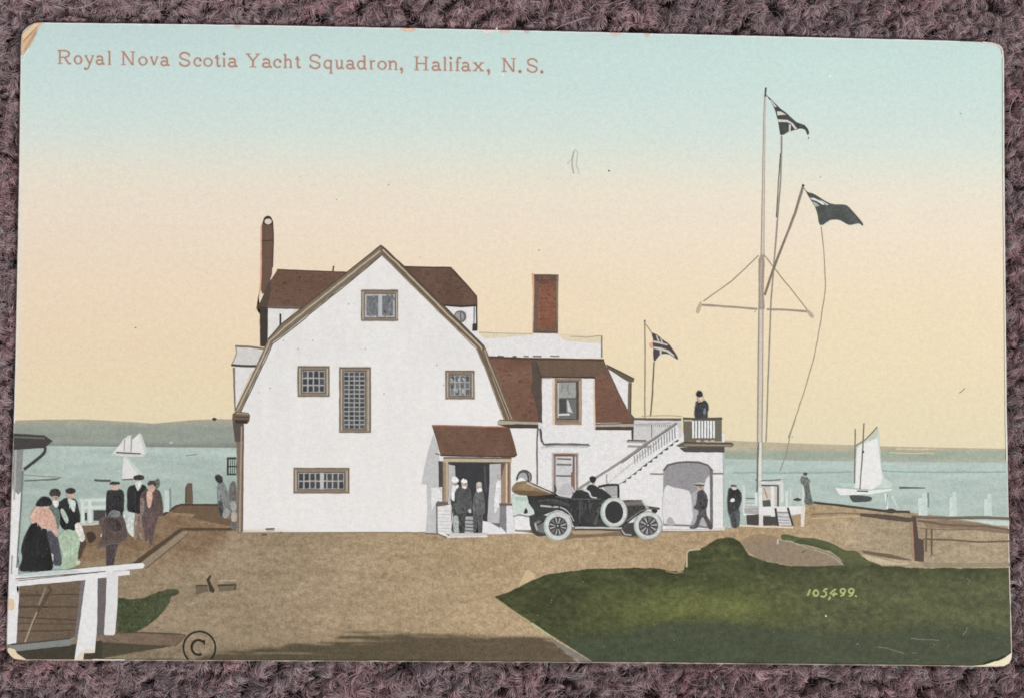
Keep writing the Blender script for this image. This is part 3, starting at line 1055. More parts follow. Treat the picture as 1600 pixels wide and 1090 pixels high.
ver.poly(a3([(95, 350), (660, 290), (810, 280), (812, 308), (740, 316), (610, 330), (600, 335), (105, 380)]), VW, .1)
ver.poly(a3([(90, 320), (300, 290), (640, 255), (890, 234), (905, 248), (895, 268), (720, 285), (400, 312), (95, 345)]), VW, .1)
ver.poly(a3([(90, 315), (130, 300), (320, 282), (430, 275), (520, 285), (400, 300), (180, 318)]), (196, 206, 200), .12)
ver.line(a3([(95, 335), (400, 308), (660, 287)]), 1.6, (96, 94, 92))
ver.poly(a3([(535, 335), (610, 325), (608, 620), (592, 795), (525, 798), (520, 843), (465, 843), (480, 740), (505, 560)]), VW, .1)
ver.poly(a3([(525, 798), (592, 795), (592, 780), (540, 770), (500, 800), (475, 830), (468, 843), (520, 843)]), (226, 210, 186), .1)
ver.poly(a3([(668, 290), (740, 285), (735, 480), (720, 675), (710, 686), (655, 686), (650, 670), (662, 470)]), (224, 221, 220), .1)
vroof = Part('printed_veranda_roof', label='dark eave of the veranda roof with a curved bracket')
vroof.poly([(XL(683) + 1, 677), (70, 680), (82, 688), (70, 699), (XL(700) + 1, 702)], (70, 66, 64), .15)
vroof.line([(XL(683) + 1.5, 682), (70, 684)], 2.6, (112, 106, 100))
vroof.line(sm(a5([(285, 235), (275, 270), (230, 310), (185, 345), (150, 372)]), 4, False), 4, (66, 64, 62))
LVL = LV[0]
# ======================================================================= the clubhouse
LV[0] = LV0
house = Part('printed_clubhouse', label='white gambrel gabled clubhouse with brown roofs')
ch = Part('printed_chimney', house, 'tall thin brown chimney at the left of the roof')
ch.poly(a6([(383, 200), (396, 150), (402, 690), (388, 760), (345, 930), (360, 945), (380, 935), (385, 1080), (372, 1080), (374, 950), (350, 930), (378, 700)]), (222, 172, 142), .1)
ch.poly(a6([(395, 190), (402, 150), (415, 115), (442, 100), (475, 110), (496, 150), (498, 300), (494, 480), (485, 620), (440, 760), (400, 800), (388, 760), (394, 600)]), (110, 84, 70), .16)
ch.poly(sm(a6([(408, 170), (415, 120), (445, 100), (478, 112), (497, 165), (490, 180), (440, 180)])), (64, 54, 46), .15)
ch.poly(ell(418.9, 346.4, 5.6, 4.4), (224, 206, 188), .1)
ch.line(a6([(396, 318), (440, 324), (495, 318)]), 2.2, (78, 62, 54))
ch.line(a6([(493, 180), (498, 330), (490, 560)]), 2.2, (84, 72, 64))

wing = Part('printed_rear_wing', house, 'white wall below the rear roof, left and right of the gable')
wing.poly(cA([(437, 700), (800, 700), (640, 860), (470, 1020), (430, 1060)]), (228, 224, 221), .12)
wing.poly(cA([(700, 730), (780, 720), (600, 880), (580, 900)]), (216, 206, 184), .12)
wing.poly(cA([(358, 700), (440, 700), (436, 1060), (415, 1100), (362, 1095)]), (66, 58, 52), .15)
wing.line(cA([(565, 770), (562, 905)]), 3.0, (58, 54, 52), keep=False)
wing.poly(a7([(520, 560), (835, 560), (835, 800), (870, 800), (1000, 1000), (800, 900), (600, 650)]), (231, 227, 225), .12)
wing.line(a7([(806, 570), (803, 720)]), 2.0, (120, 118, 118))
wing.line(a7([(827, 480), (828, 780)]), 2.4, (52, 47, 45))
wing.poly(a7([(790, 718), (828, 714), (826, 785), (788, 783)]), (60, 58, 56), .15)
rw = Part('printed_round_window', house, 'small round attic window')
rw.poly(ell(719, 494.7, 10, 9.6), (112, 110, 108), .15)
rw.poly(ell(717.5, 495.5, 7.2, 7.6), (158, 156, 150), .2)
rw.line([(719, 487), (720.5, 503)], 1.8, (96, 94, 94))

rl = Part('printed_roof', house, 'brown rear roof left and right of the gable')
rl.poly(a6([(535, 578), (800, 588), (1170, 604), (1000, 800), (800, 930), (360, 908), (385, 880), (440, 730)]), ROOF, .2, jit=6)
rl.poly(a6([(535, 578), (440, 720), (385, 860), (345, 925), (440, 930), (470, 800), (480, 660)]), (88, 72, 62), .18)
rl.line(a6([(530, 578), (800, 590), (1170, 604)]), 1.6, (70, 56, 50))
rl.poly(a6([(350, 905), (440, 908), (800, 915), (780, 935), (440, 925), (350, 930)]), (72, 60, 52), .15)
rl.poly(a6([(440, 905), (640, 905), (740, 912), (740, 926), (440, 922)]), (112, 98, 88), .15)
rl.line(a6([(1030, 600), (1032, 565), (1038, 546)]), 2.4, (84, 74, 62))
rl.poly(a7([(150, 200), (180, 207), (400, 214), (595, 216), (720, 350), (832, 480), (832, 566), (700, 570), (525, 552), (300, 330)]), (103, 77, 64), .2, jit=7)
rl.line(a7([(180, 209), (400, 215), (595, 217), (720, 350), (830, 478)]), 1.8, (64, 50, 45))
rl.line(a7([(530, 552), (690, 566), (832, 556)]), 3.0, (62, 52, 48))

dl = Part('printed_side_dormer', house, 'narrow white side wing at the left of the gable')
dl.poly(cB([(115, 140), (400, 155), (320, 330), (75, 320), (110, 260), (125, 200)]), (214, 209, 204), .12)
dl.poly(cB([(115, 335), (320, 340), (240, 530), (110, 760)]), (227, 223, 221), .12)
dl.poly(cB([(260, 400), (320, 345), (240, 500), (120, 750), (140, 680)]), (216, 204, 180), .1)
dl.line(cB([(113, 132), (250, 138), (360, 152), (400, 158)]), 3.0, (124, 110, 94))
dl.line(cB([(118, 140), (125, 200), (105, 260), (78, 315)]), 1.6, (150, 142, 130))
dl.line(cB([(72, 318), (180, 328), (325, 330)]), 3.8, (74, 64, 58))
dl.line(cB([(98, 345), (105, 600), (112, 780)]), 3.4, (126, 112, 98), w2=2.2)

# parapet and right hand roofs
par = Part('printed_parapet', house, 'white flat parapet behind the right hand roof')
par.poly(cF([(0, 105), (45, 108), (530, 118), (760, 125), (1145, 140), (1150, 340), (600, 335), (130, 335), (90, 230)]), (230, 226, 224), .12)
par.poly(cF([(40, 108), (300, 118), (530, 120), (530, 135), (400, 145), (150, 165), (90, 160)]), (226, 210, 180), .1)
par.poly(cF([(760, 124), (980, 135), (1140, 140), (1140, 205), (1000, 200), (880, 190), (800, 175)]), (226, 210, 178), .1)
par.line(cF([(870, 148), (950, 148), (1010, 155), (1140, 138)]), 1.2, (160, 146, 120))
par.line(cF([(50, 110), (300, 120), (530, 122)]), 1.0, (170, 156, 128))
par.line(cF([(1148, 140), (1148, 335)]), 2.4, (132, 120, 106))
for x0, x1 in ((215, 270), (350, 385), (445, 495), (530, 610), (685, 770)):
    par.line(cF([(x0, 322), (x1, 324)]), 2.0, (104, 84, 70), keep=x0 > 215, r=.4)
c2 = Part('printed_chimney', house, 'broad brown brick chimney behind the parapet')
c2.poly(a7([(1320, 270), (1340, 270), (1345, 400), (1335, 800), (1325, 800), (1328, 500)]), (224, 164, 136), .1)
c2.poly(a7([(1337, 276), (1560, 280), (1555, 400), (1555, 700), (1552, 805), (1332, 803), (1338, 560), (1342, 380)]), (112, 91, 77), .2)
c2.poly(a7([(1390, 370), (1530, 370), (1535, 600), (1525, 760), (1375, 770), (1375, 560)]), (134, 86, 64), .3, jit=10)
c2.poly(a7([(1345, 280), (1555, 284), (1540, 355), (1400, 365), (1350, 330)]), (104, 78, 67), .2)
LV[0] += 1
for r_ in range(13):
    for k_ in range(4):
        x_, y_ = 1385 + k_ * 36 + (r_ % 2) * 16, 300 + r_ * 37
        if random.random() < .75:
            c2.poly(a7(rect(x_, y_, x_ + 26, y_ + 22)), (random.randint(112, 146), random.randint(74, 92), random.randint(58, 72)), .3, keep=True, r=.3, step=3)
LV[0] += 1
c2.line(a7([(1548, 290), (1545, 400), (1550, 700)]), 2.2, (142, 122, 104))
c2.line(a7([(1340, 790), (1545, 795)]), 2.8, (92, 76, 66))

rr = Part('printed_roof', house, 'red brown mansard roof right of the gable')
rr.poly(cF([(100, 330), (500, 340), (900, 345), (1165, 345), (1185, 395), (1300, 640), (1435, 905), (1430, 935), (200, 910)]), (120, 86, 70), .22, jit=8)
rr.line(cF([(110, 330), (300, 338), (500, 345), (800, 350), (1170, 358)]), 3.6, (84, 64, 54))
rr.poly(cF([(515, 370), (560, 360), (600, 500), (615, 920), (585, 905), (545, 700), (510, 620), (530, 520)]), (88, 75, 66), .2)
rr.poly(cF([(560, 365), (1170, 372), (1200, 440), (1110, 505), (600, 512), (575, 450)]), (108, 87, 71), .22)
rr.line(cF([(560, 370), (590, 470), (615, 520)]), 2.6, (78, 66, 58))
rr.line(cF([(600, 508), (800, 512), (1090, 512)]), 3.4, (72, 60, 52))
rr.line(cF([(1195, 420), (1290, 640), (1410, 870)]), 2.0, (102, 84, 72))
sd = Part('printed_side_dormer', house, 'small white triangular dormer at the right roof end')
sd.poly(cF([(1205, 430), (1410, 545), (1395, 800), (1380, 800), (1290, 620)]), (231, 227, 225), .12)
sd.poly(cF([(1185, 395), (1210, 405), (1440, 525), (1435, 552), (1400, 560), (1210, 440)]), (104, 90, 76), .15)
sd.line(cF([(1190, 400), (1320, 462), (1440, 525)]), 1.8, (72, 62, 54))
sd.line(cF([(1400, 560), (1395, 700), (1398, 880)]), 5.0, (122, 104, 88))
sd.line(cF([(1413, 560), (1408, 860)]), 1.6, (64, 56, 50))
rr.poly(cF([(1375, 790), (1440, 870), (1440, 915), (1390, 910)]), (110, 88, 76), .2)

# main walls
house.poly(cE([(760, 90), (1090, 90), (1095, 300), (1095, 900), (850, 1000), (840, 300)]), (227, 223, 221), .14)
WT = [(378, 640), (389, 613), (425, 534), (596, 399), (600, 402), (745, 542), (757, 570), (790, 655), (800, 662), (842, 664)]


def wall_fn(X, Y):
    c = np.zeros(X.shape + (3,)) + np.array(WHITE)
    c = c + (fbm(X, Y, 120, 90, 61) * 10 + fbm(X, Y, 16, 70, 62) * 9 + fbm(X, Y, 9, 7, 63, 2) * 6)[..., None]
    c = mix(c, (236, 229, 225), sstep(560, 800, Y) * .5)
    c = mix(c, (205, 190, 170), sstep(824, 831, Y) * sstep(500, 380, X))
    # grey cast thrown by the little porch, as printed
    return c, .07


house.grid(378, 842, lambda x: np.interp(x, [p[0] for p in WT], [p[1] for p in WT]),
           lambda x: np.interp(x, [378, 420, 600, 842], [831, 830.5, 829.8, 833]), 150, 80, wall_fn)
house.poly(cG([(265, 0), (1000, 0), (1250, 60), (1250, 300), (1400, 400), (1400, 960), (880, 960), (200, 900), (215, 60)]), (230, 226, 224), .14)
house.poly(cG([(1200, 120), (1370, 80), (1905, 90), (1905, 960), (1330, 965), (1000, 960), (980, 560)]), (229, 225, 223), .14, keep=False)
for x, y in ((443, 532), (489, 532), (466, 545), (422, 606), (404, 613), (683, 570), (600, 615), (545, 475), (693, 601), (571, 545)):
    house.poly(ell(x, y, 1.4, 1.2, 8), (176, 172, 168), .1, keep=True, r=0)

# gable trim
tr = Part('printed_gable_trim', house, 'brown and tan barge boards along the gambrel gable')
OL = [(596, 383.5), (543.8, 425.5), (437, 510), (418.5, 531.5), (397, 578), (367, 640.5)]
IL = [(596, 399), (560, 428), (440, 525), (425.5, 535), (408, 573), (375, 642)]
tr.poly(OL + IL[::-1], (126, 110, 91), .15)
tr.line([(594, 392), (545, 431), (440, 515), (422, 532), (402, 577), (371, 640)], 2.4, TRIML, r=.4)
tr.line([(596, 399.5), (560, 429.5), (441, 526), (426, 537), (409, 574), (376, 643)], 1.8, (84, 73, 64), r=.4)
tr.line([(596, 383), (544, 424.5), (438, 508), (418.5, 530.5)], 2.0, (92, 78, 64))
OR_ = [(596, 383.5), (631.5, 415.5), (700, 483), (757, 540), (764, 556), (803, 655)]
IR_ = [(596, 399), (622, 423), (690, 490), (745, 543), (757, 570), (789, 656)]
tr.poly(OR_ + IR_[::-1], (112, 96, 80), .15)
tr.line([(598, 390), (626, 417), (694, 486), (751, 541), (762, 566), (796, 655)], 2.4, (190, 174, 146), r=.4)
tr.line([(597, 399), (622, 424), (690, 491), (745, 545), (757, 572), (788, 656)], 1.8, (150, 134, 110), r=.4)
tr.line([(757, 546), (764, 566), (800, 655)], 1.6, (176, 158, 130), keep=False, r=.3)
tr.line([(597, 385), (631, 417), (700, 485), (756, 541)], 2.6, (84, 70, 58))
tr.line([(753, 545), (764, 572), (797, 655)], 1.6, (88, 74, 62))
cp = Part('printed_corner_post', house, 'brown eave bracket and corner post at the left of the gable wall')
cp.poly(cB([(85, 870), (200, 880), (200, 1088), (110, 1088), (95, 960)]), (92, 80, 74), .15)
cp.poly([(369.5, 690), (381, 690), (378.5, 832), (371.5, 832)], (128, 109, 91), .15)
cp.line([(377.5, 665), (376, 740), (374.5, 830)], 2.4, (170, 150, 128))
cp.line([(380.6, 662), (379, 830)], 1.6, (98, 86, 78))
cp.poly(cB([(85, 810), (120, 780), (245, 795), (262, 820), (255, 880), (230, 905), (110, 900), (82, 870)]), (110, 94, 78), .15)
cp.poly(cB([(100, 865), (240, 868), (232, 902), (120, 900)]), (62, 52, 46), .15)
cp.line(cB([(120, 800), (245, 808)]), 2.2, (158, 142, 120), keep=False)
cp.line(cB([(110, 835), (250, 840)]), 1.6, (78, 66, 58), keep=False)
lat = Part('printed_lattice_window', house, 'small dark lattice projecting at the left wall')
lat.poly(cC([(28, 215), (125, 215), (125, 395), (28, 395)]), (62, 58, 54), .15)
for i in range(4):
    for j in range(2):
        lat.poly(cC(rect(48 + i * 20, 235 + j * 80, 60 + i * 20, 300 + j * 78)), (166, 186, 176), .12, keep=(i + j) > 0, r=.1)


LVW = LV[0]


def window(box, inner, cols, rows, lbl, glass=(112, 112, 114), bar=(196, 194, 192), frame=(140, 124, 106), mull=None, jit=12):
    LV[0] = LVW
    x0, y0, x1, y1 = box
    u0, v0, u1, v1 = inner
    p = Part('printed_window', house, lbl)
    p.poly(rect(x0 - 1.5, y0 - 1.5, x1 + 1.5, y1 + 1.5), (228, 221, 212), .1, r=.4)
    p.poly(rect(x0, y0, x1, y1), frame, .15, r=.5)
    p.line([(x0 + .8, y0 + .6), (x1 - .6, y0 + .9)], 1.6, (100, 86, 72), keep=False)
    p.line([(x0 + .8, y0 + 1), (x0 + .8, y1 - 1)], 1.4, (108, 94, 80))
    p.line([(x1 - .8, y0 + 1), (x1 - .6, y1 - 1)], 1.6, (108, 94, 80))
    p.line([(x0 + 1, y1 - .7), (x1 - 1, y1 - .7)], 1.4, (112, 98, 84))
    p.line([((x0 + u0) / 2, y0 + 3), ((x0 + u0) / 2, y1 - 3)], 2.0, (184, 172, 154))
    p.line([((x1 + u1) / 2 + .5, y0 + 4), ((x1 + u1) / 2 + .5, y1 - 3)], 1.8, (188, 176, 158))
    p.poly(rect(u0 - 1.4, v0 - 1.4, u1 + 1.4, v1 + 1.2), (96, 84, 72), .15, r=.3)
    p.poly(rect(u0, v0, u1, v1), bar, .15, r=.2)
    LV[0] += 1
    gw, gh = (u1 - u0) / cols, (v1 - v0) / rows
    bw = min(gw, gh) * .24
    for i in range(cols):
        for j in range(rows):
            cx0, cy0 = u0 + i * gw + bw / 2, v0 + j * gh + bw / 2
            if mull and mull[0] < cx0 + gw / 2 < mull[1]:
                continue
            d = random.uniform(-jit, jit)
            p.poly(rect(cx0, cy0, cx0 + gw - bw, cy0 + gh - bw), (glass[0] + d, glass[1] + d, glass[2] + d), .2, keep=True, r=.35, step=4)
    return p


window((464.8, 571.5, 514.8, 619.5), (472, 579, 507.5, 612.5), 4, 3, 'small square twelve pane window', (74, 73, 76), (172, 170, 168))
window((530, 573.2, 579.5, 675.5), (537, 580.5, 570, 669.5), 4, 13, 'tall narrow stair window with many small panes', (76, 76, 79), (166, 164, 162))
w4 = window((695.8, 578.6, 741.4, 623.2), (702.8, 585.8, 734.5, 617.6), 4, 3, 'small square window above the porch', (104, 104, 106), (168, 168, 166), jit=30)
w5 = window((458.6, 730.2, 545.8, 770), (466, 738, 537.5, 763.5), 8, 2, 'low wide window near the ground', (74, 72, 73), (174, 171, 168), jit=10)
dabs(w4, rect(704, 587, 734, 617), (150, 150, 148), 30, 34, (1, 2.2))
w5.poly(rect(500, 737.5, 506, 764), (194, 190, 186), .15)
w1 = window((564.2, 452.8, 621.8, 501.6), (570, 459.5, 617, 496), 2, 1, 'attic window in the gable peak', (120, 121, 124), (176, 176, 176))
for x, y, s_ in ((578, 466, 2), (583, 470, 2), (576, 478, 1.6), (588, 474, 2), (602, 468, 2), (607, 478, 2), (604, 486, 1.8), (579, 488, 1.8), (586, 484, 1.6), (610, 470, 1.8)):
    w1.line([(x, y), (x + random.uniform(-3, 3), y + random.uniform(5, 10))], s_, (128, 128, 130), keep=x > 578, r=.4)
dabs(w1, rect(570.5, 460, 591.5, 495.5), (122, 123, 126), 26, 20, (1, 2.2))
dabs(w1, rect(598, 460, 616.5, 495.5), (122, 123, 126), 22, 20, (1, 2.2))
w1.poly(rect(592.5, 459.5, 597, 495), (190, 190, 190), .1)
LV[0] = LVW + 24
vent = Part('printed_vent', house)
vent.poly([(415, 825), (429, 824.6), (428.5, 831), (416, 831)], (196, 182, 164), .12)
vent.line([(415, 825.6), (429, 825.2)], 2.4, (72, 62, 54))
vent.line([(409, 834.5), (417, 834.2)], 2.0, (96, 80, 62))
vent.line([(437, 831), (441, 830.5)], 1.6, (86, 72, 58))
base = Part('printed_foundation', house)
base.line([(378, 832), (480, 831.5), (668, 831)], 1.6, (150, 128, 102), r=.4)

# porch
po = Part('printed_porch', house, 'open entrance porch with brown roof, tan posts and white brick piers')
po.poly(cE([(205, 150), (240, 240), (255, 380), (250, 600), (275, 620), (270, 700), (235, 720), (225, 1000), (135, 990), (150, 800), (145, 580), (100, 575), (130, 420), (170, 250)]), (196, 194, 193), .14)
po.poly(cE([(185, 605), (240, 605), (268, 640), (268, 690), (225, 740), (185, 800)]), (227, 223, 221), .12)
po.poly(cE([(245, 380), (285, 380), (285, 600), (248, 600)]), (78, 70, 66), .2, keep=False)
po.poly(cE([(330, 390), (780, 395), (780, 900), (700, 960), (620, 1000), (340, 1000)]), (188, 186, 186), .16)
dr = Part('printed_doorway', house, 'dark open doorway inside the porch')
dr.poly(cE([(330, 388), (780, 393), (780, 402), (680, 405), (680, 560), (662, 890), (560, 900), (400, 860), (385, 420), (330, 408)]), (60, 58, 60), .2)
dr.line(cE([(640, 420), (650, 640)]), 3.5, (82, 80, 82))
dr.poly(cE([(470, 850), (560, 850), (550, 985), (470, 985)]), (170, 172, 170), .2)
for y in (880, 912, 940, 968):
    dr.line(cE([(472, y), (552, y + 6)]), 2.0, (92, 92, 92), keep=y > 880)
po.poly(cE([(620, 885), (690, 905), (820, 960), (820, 1000), (620, 1000)]), (229, 226, 225), .12)
po.poly(cE([(690, 905), (770, 905), (770, 950)]), (108, 106, 108), .15)


def hperson(lbl, shapes, cv):
    return figure(lbl, shapes, cv, (150, 148, 146))


hperson('tiny printed person in white with a broad pale hat in the porch', [
    ([(350, 700), (390, 700), (400, 960), (360, 970), (375, 850)], (72, 72, 72)),
    ([(378, 860), (410, 860), (420, 990), (380, 990)], (176, 182, 176)),
    ([(362, 600), (390, 580), (415, 590), (400, 640), (385, 710), (360, 700)], (237, 235, 233)),
    ([(372, 555), (400, 555), (400, 585), (375, 580)], (190, 160, 144)),
    ([(358, 545), (362, 518), (390, 512), (418, 545), (400, 560), (370, 560)], (237, 235, 231))], cE)
hperson('tiny printed person in a dark grey suit and white cap seen from behind', [
    ([(415, 800), (475, 800), (470, 900), (465, 990), (425, 995), (420, 900)], (70, 70, 70)),
    ([(385, 680), (400, 620), (440, 595), (490, 600), (515, 640), (525, 760), (510, 800), (470, 815), (400, 810)], (84, 84, 84)),
    ([(500, 795), (520, 790), (522, 815), (508, 815)], (206, 200, 196)),
    ([(445, 570), (485, 565), (485, 605), (455, 600)], (194, 162, 144)),
    ([(452, 595), (478, 595), (475, 612), (455, 608)], (235, 235, 235)),
    ([(440, 555), (450, 535), (480, 538), (488, 560), (460, 565)], (238, 238, 237))], cE)
hperson('tiny printed bareheaded person in a grey suit facing the doorway', [
    ([(548, 810), (615, 815), (612, 990), (580, 990), (582, 900), (565, 985), (548, 985)], (86, 86, 86)),
    ([(545, 720), (560, 650), (590, 635), (625, 650), (635, 760), (632, 825), (560, 825), (540, 790)], (98, 98, 98)),
    ([(570, 590), (580, 562), (608, 565), (612, 610), (590, 630), (572, 625)], (190, 160, 144)),
    ([(575, 620), (610, 612), (612, 632), (580, 640)], (235, 235, 235)),
    ([(572, 570), (590, 560), (610, 568), (608, 585), (580, 585)], (204, 200, 196))], cE)
hperson('tiny printed person in white half hidden by the right porch post', [
    ([(720, 780), (728, 640), (745, 560), (765, 510), (776, 520), (776, 720), (740, 800), (728, 820)], (231, 228, 227)),
    ([(752, 510), (765, 495), (775, 505), (774, 530), (758, 540)], (196, 178, 166))], cE)
po.poly(cE([(278, 380), (332, 385), (332, 730), (280, 725)]), (160, 138, 116), .16)
po.line(cE([(318, 390), (318, 720)]), 2.6, (196, 176, 150))
po.line(cE([(283, 390), (283, 720)]), 1.6, (112, 96, 82))
po.poly(cE([(778, 390), (862, 390), (862, 740), (778, 740)]), (158, 134, 112), .16)
po.poly(cE([(778, 390), (815, 400), (790, 470), (778, 540)]), (108, 88, 74), .16)
po.line(cE([(825, 400), (825, 735)]), 2.4, (222, 190, 160))
po.line(cE([(843, 400), (843, 735)]), 2.4, (112, 98, 86))
po.poly(cE([(285, 350), (870, 355), (868, 392), (290, 388)]), (192, 176, 150), .14)
po.line(cE([(288, 352), (868, 356)]), 2.4, (112, 92, 78))
po.line(cE([(330, 388), (858, 392)]), 1.4, (92, 80, 70))
pr = Part('printed_porch_roof', house, 'brown porch roof')
pr.poly(cE([(190, 75), (300, 78), (600, 88), (850, 92), (885, 200), (915, 320), (890, 342), (500, 335), (265, 332), (230, 210)]), (112, 83, 67), .22, jit=6)
pr.line(cE([(192, 76), (400, 80), (640, 88), (850, 90)]), 1.8, (176, 112, 84))
pr.line(cE([(262, 330), (500, 336), (890, 342), (914, 322)]), 2.4, (80, 62, 52))
pr.line(cE([(220, 315), (255, 325)]), 2.0, (120, 116, 114))
pd = Part('printed_pier', house, 'white brick pier at the left of the porch')
pd.poly(cE([(228, 740), (350, 750), (352, 1000), (238, 990)]), (225, 221, 218), .16)
for y in (800, 830, 860, 890, 920, 950, 975):
    pd.line(cE([(242, y), (345, y + 4)]), 1.0, (186, 184, 182), keep=y > 800)
pd.line(cE([(232, 760), (234, 985)]), 2.2, (112, 108, 106))
pd.poly(cE([(222, 740), (240, 720), (325, 728), (335, 752), (225, 765)]), (112, 98, 88), .16)
pd2 = Part('printed_pier', house, 'white and grey brick pier at the right of the porch')
pd2.poly(cE([(770, 750), (825, 755), (825, 990), (765, 930)]), (132, 128, 130), .18)
pd2.poly(cE([(825, 760), (885, 755), (890, 990), (825, 1000)]), (225, 221, 223), .14)
pd2.poly(cE([(762, 738), (885, 740), (885, 758), (765, 758)]), (106, 94, 88), .15)
po.poly(cE([(240, 985), (300, 990), (330, 1020), (660, 1012), (665, 1025), (320, 1030), (255, 1000)]), (231, 227, 223), .12)
po.poly(cE([(340, 992), (660, 990), (660, 1015), (330, 1022)]), (206, 200, 194), .14)
po.line(cE([(135, 995), (240, 998), (318, 1028)]), 2.0, (112, 104, 96))

# eaves, downpipe, dormer
ev = Part('printed_eaves', house, 'tan and dark eaves under the right hand roof')
ev.poly(cF([(215, 905), (240, 890), (570, 905), (590, 925), (580, 940), (400, 935), (215, 940)]), (178, 166, 148), .14)
ev.poly(cF([(215, 935), (400, 928), (575, 935), (570, 968), (330, 965)]), (72, 62, 56), .15)
ev.line(cF([(235, 895), (570, 908)]), 1.6, (112, 98, 84), keep=False)
ev.poly(cF([(1085, 932), (1435, 925), (1440, 960), (1090, 960)]), (178, 164, 144), .14)
ev.poly(cF([(1088, 952), (1438, 952), (1440, 1075), (1418, 1075), (1415, 985), (1090, 982)]), (78, 66, 58), .15)
ev.line(cF([(1090, 930), (1435, 922)]), 1.6, (92, 76, 66))
dp = Part('printed_downpipe', house, 'dark downpipe beside the dormer')
dp.line([(841, 662), (839, 690), (839.5, 756)], 2.2, (104, 98, 96))
dp.line(cF([(590, 930), (590, 960), (605, 1000), (612, 1088)]), 3.4, (74, 70, 70), keep=False)
dp.line(cF([(588, 915), (592, 970)]), 3.0, (223, 221, 219), keep=False)
dm = Part('printed_dormer', house, 'white dormer bay with a sash window')
dm.poly(cF([(612, 516), (1085, 522), (1085, 700), (1090, 975), (1100, 1110), (615, 1110)]), (230, 226, 224), .13)
dm.line(cF([(1078, 540), (1080, 800), (1085, 970)]), 3.0, (224, 200, 180))
dm.line(cF([(618, 520), (700, 518)]), 1.8, (160, 156, 152))
dm.line(cG([(255, 70), (262, 150), (285, 195), (400, 188), (690, 195)]), 3.0, (92, 88, 88), r=.5)
dm.line(cG([(300, 205), (480, 196), (700, 205)]), 2.0, (140, 136, 136))
dm.line(cG([(265, 222), (400, 212), (680, 216)]), 3.0, (200, 198, 198))
dw = Part('printed_window', house, 'tall sash window with a white curtain in the dormer')
dw.poly(cF(rect(705, 520, 972, 940)), (222, 198, 172), .12)
dw.poly(cF(rect(728, 522, 968, 935)), (140, 118, 100), .16)
dw.poly(cF(rect(748, 545, 940, 890)), (84, 74, 66), .16)
dw.poly(cF(rect(758, 555, 918, 695)), (158, 158, 154), .22)
dw.poly(cF(rect(758, 705, 920, 880)), (112, 112, 108), .2)
dw.poly(cF(rect(770, 708, 830, 830)), (76, 76, 74), .16)
dw.poly(cF([(838, 712), (848, 714), (872, 790), (890, 832), (872, 826), (842, 818)]), (196, 194, 190), .2, jit=14)
dw.line(cF([(762, 845), (860, 842)]), 2.6, (223, 221, 219))
dw.line(cF([(757, 560), (757, 875)]), 1.8, (196, 194, 190))
dw.line(cF([(790, 560), (800, 600), (780, 640)]), 1.6, (126, 126, 122))
dw.line(cF([(850, 570), (840, 620), (860, 660)]), 1.8, (132, 132, 128))
dw.line(cF([(955, 540), (955, 930)]), 2.0, (186, 166, 146))
dw.line(cF([(735, 920), (960, 922)]), 3.0, (158, 136, 118), keep=False)
gw = Part('printed_window', house, 'ground floor sash window behind the car')
gw.poly(cG(rect(360, 270, 598, 660)), (196, 184, 180), .14)
gw.poly(cG(rect(372, 275, 590, 660)), (140, 122, 112), .16)
gw.poly(cG(rect(392, 300, 545, 660)), (206, 203, 202), .16)
gw.line(cG([(380, 290), (560, 292)]), 3.0, (116, 84, 66))
gw.line(cG([(400, 322), (530, 326)]), 2.6, (112, 104, 104))
gw.line(cG([(398, 372), (535, 376)]), 3.0, (120, 112, 112))
gw.line(cG([(395, 474), (540, 476)]), 2.6, (96, 90, 90))
gw.line(cG([(552, 300), (550, 600)]), 3.0, (122, 96, 84))
gw.line(cG([(568, 300), (570, 640)]), 1.8, (206, 196, 196))
gw.poly(cG([(530, 440), (555, 440), (552, 560), (530, 570)]), (140, 104, 86), .18)
gw.poly(sm(cG([(420, 590), (480, 540), (540, 570), (560, 640), (420, 640)])), (190, 186, 186), .16)
og = Part('printed_round_window', house, 'round dark rimmed window beside the porch')
og.poly(sm(cG([(40, 520), (50, 460), (85, 425), (125, 422), (165, 445), (178, 490), (165, 525), (100, 530)])), (86, 82, 82), .16)
og.poly(sm(cG([(55, 515), (65, 465), (95, 445), (125, 455), (140, 500), (120, 525), (80, 525)])), (172, 170, 172), .16)
og.poly(sm(cG([(45, 525), (80, 490), (120, 515), (110, 530)])), (238, 238, 237), .1)
og.line(cG([(150, 450), (162, 480), (158, 520)]), 1.4, (168, 164, 162))

for part_, q_, c_, n_ in ((rl, a6([(535, 590), (1120, 610), (800, 910), (440, 900), (470, 740)]), (110, 82, 67), 120), (rl, a7([(230, 220), (590, 222), (810, 470), (815, 545), (540, 545)]), (103, 77, 64), 90),
                          (rr, cF([(190, 360), (500, 360), (520, 600), (560, 890), (370, 880)]), (120, 86, 70), 90), (rr, cF([(1100, 540), (1190, 440), (1390, 860), (1400, 900), (1110, 910)]), (120, 86, 70), 60),
                          (pr, cE([(215, 95), (840, 105), (895, 310), (280, 315)]), (112, 83, 67), 110)):
    LV[0] += 1
    dabs(part_, q_, c_, n_ // 2, 5, (.8, 2.0), 2.2, (-10, 12), .25)
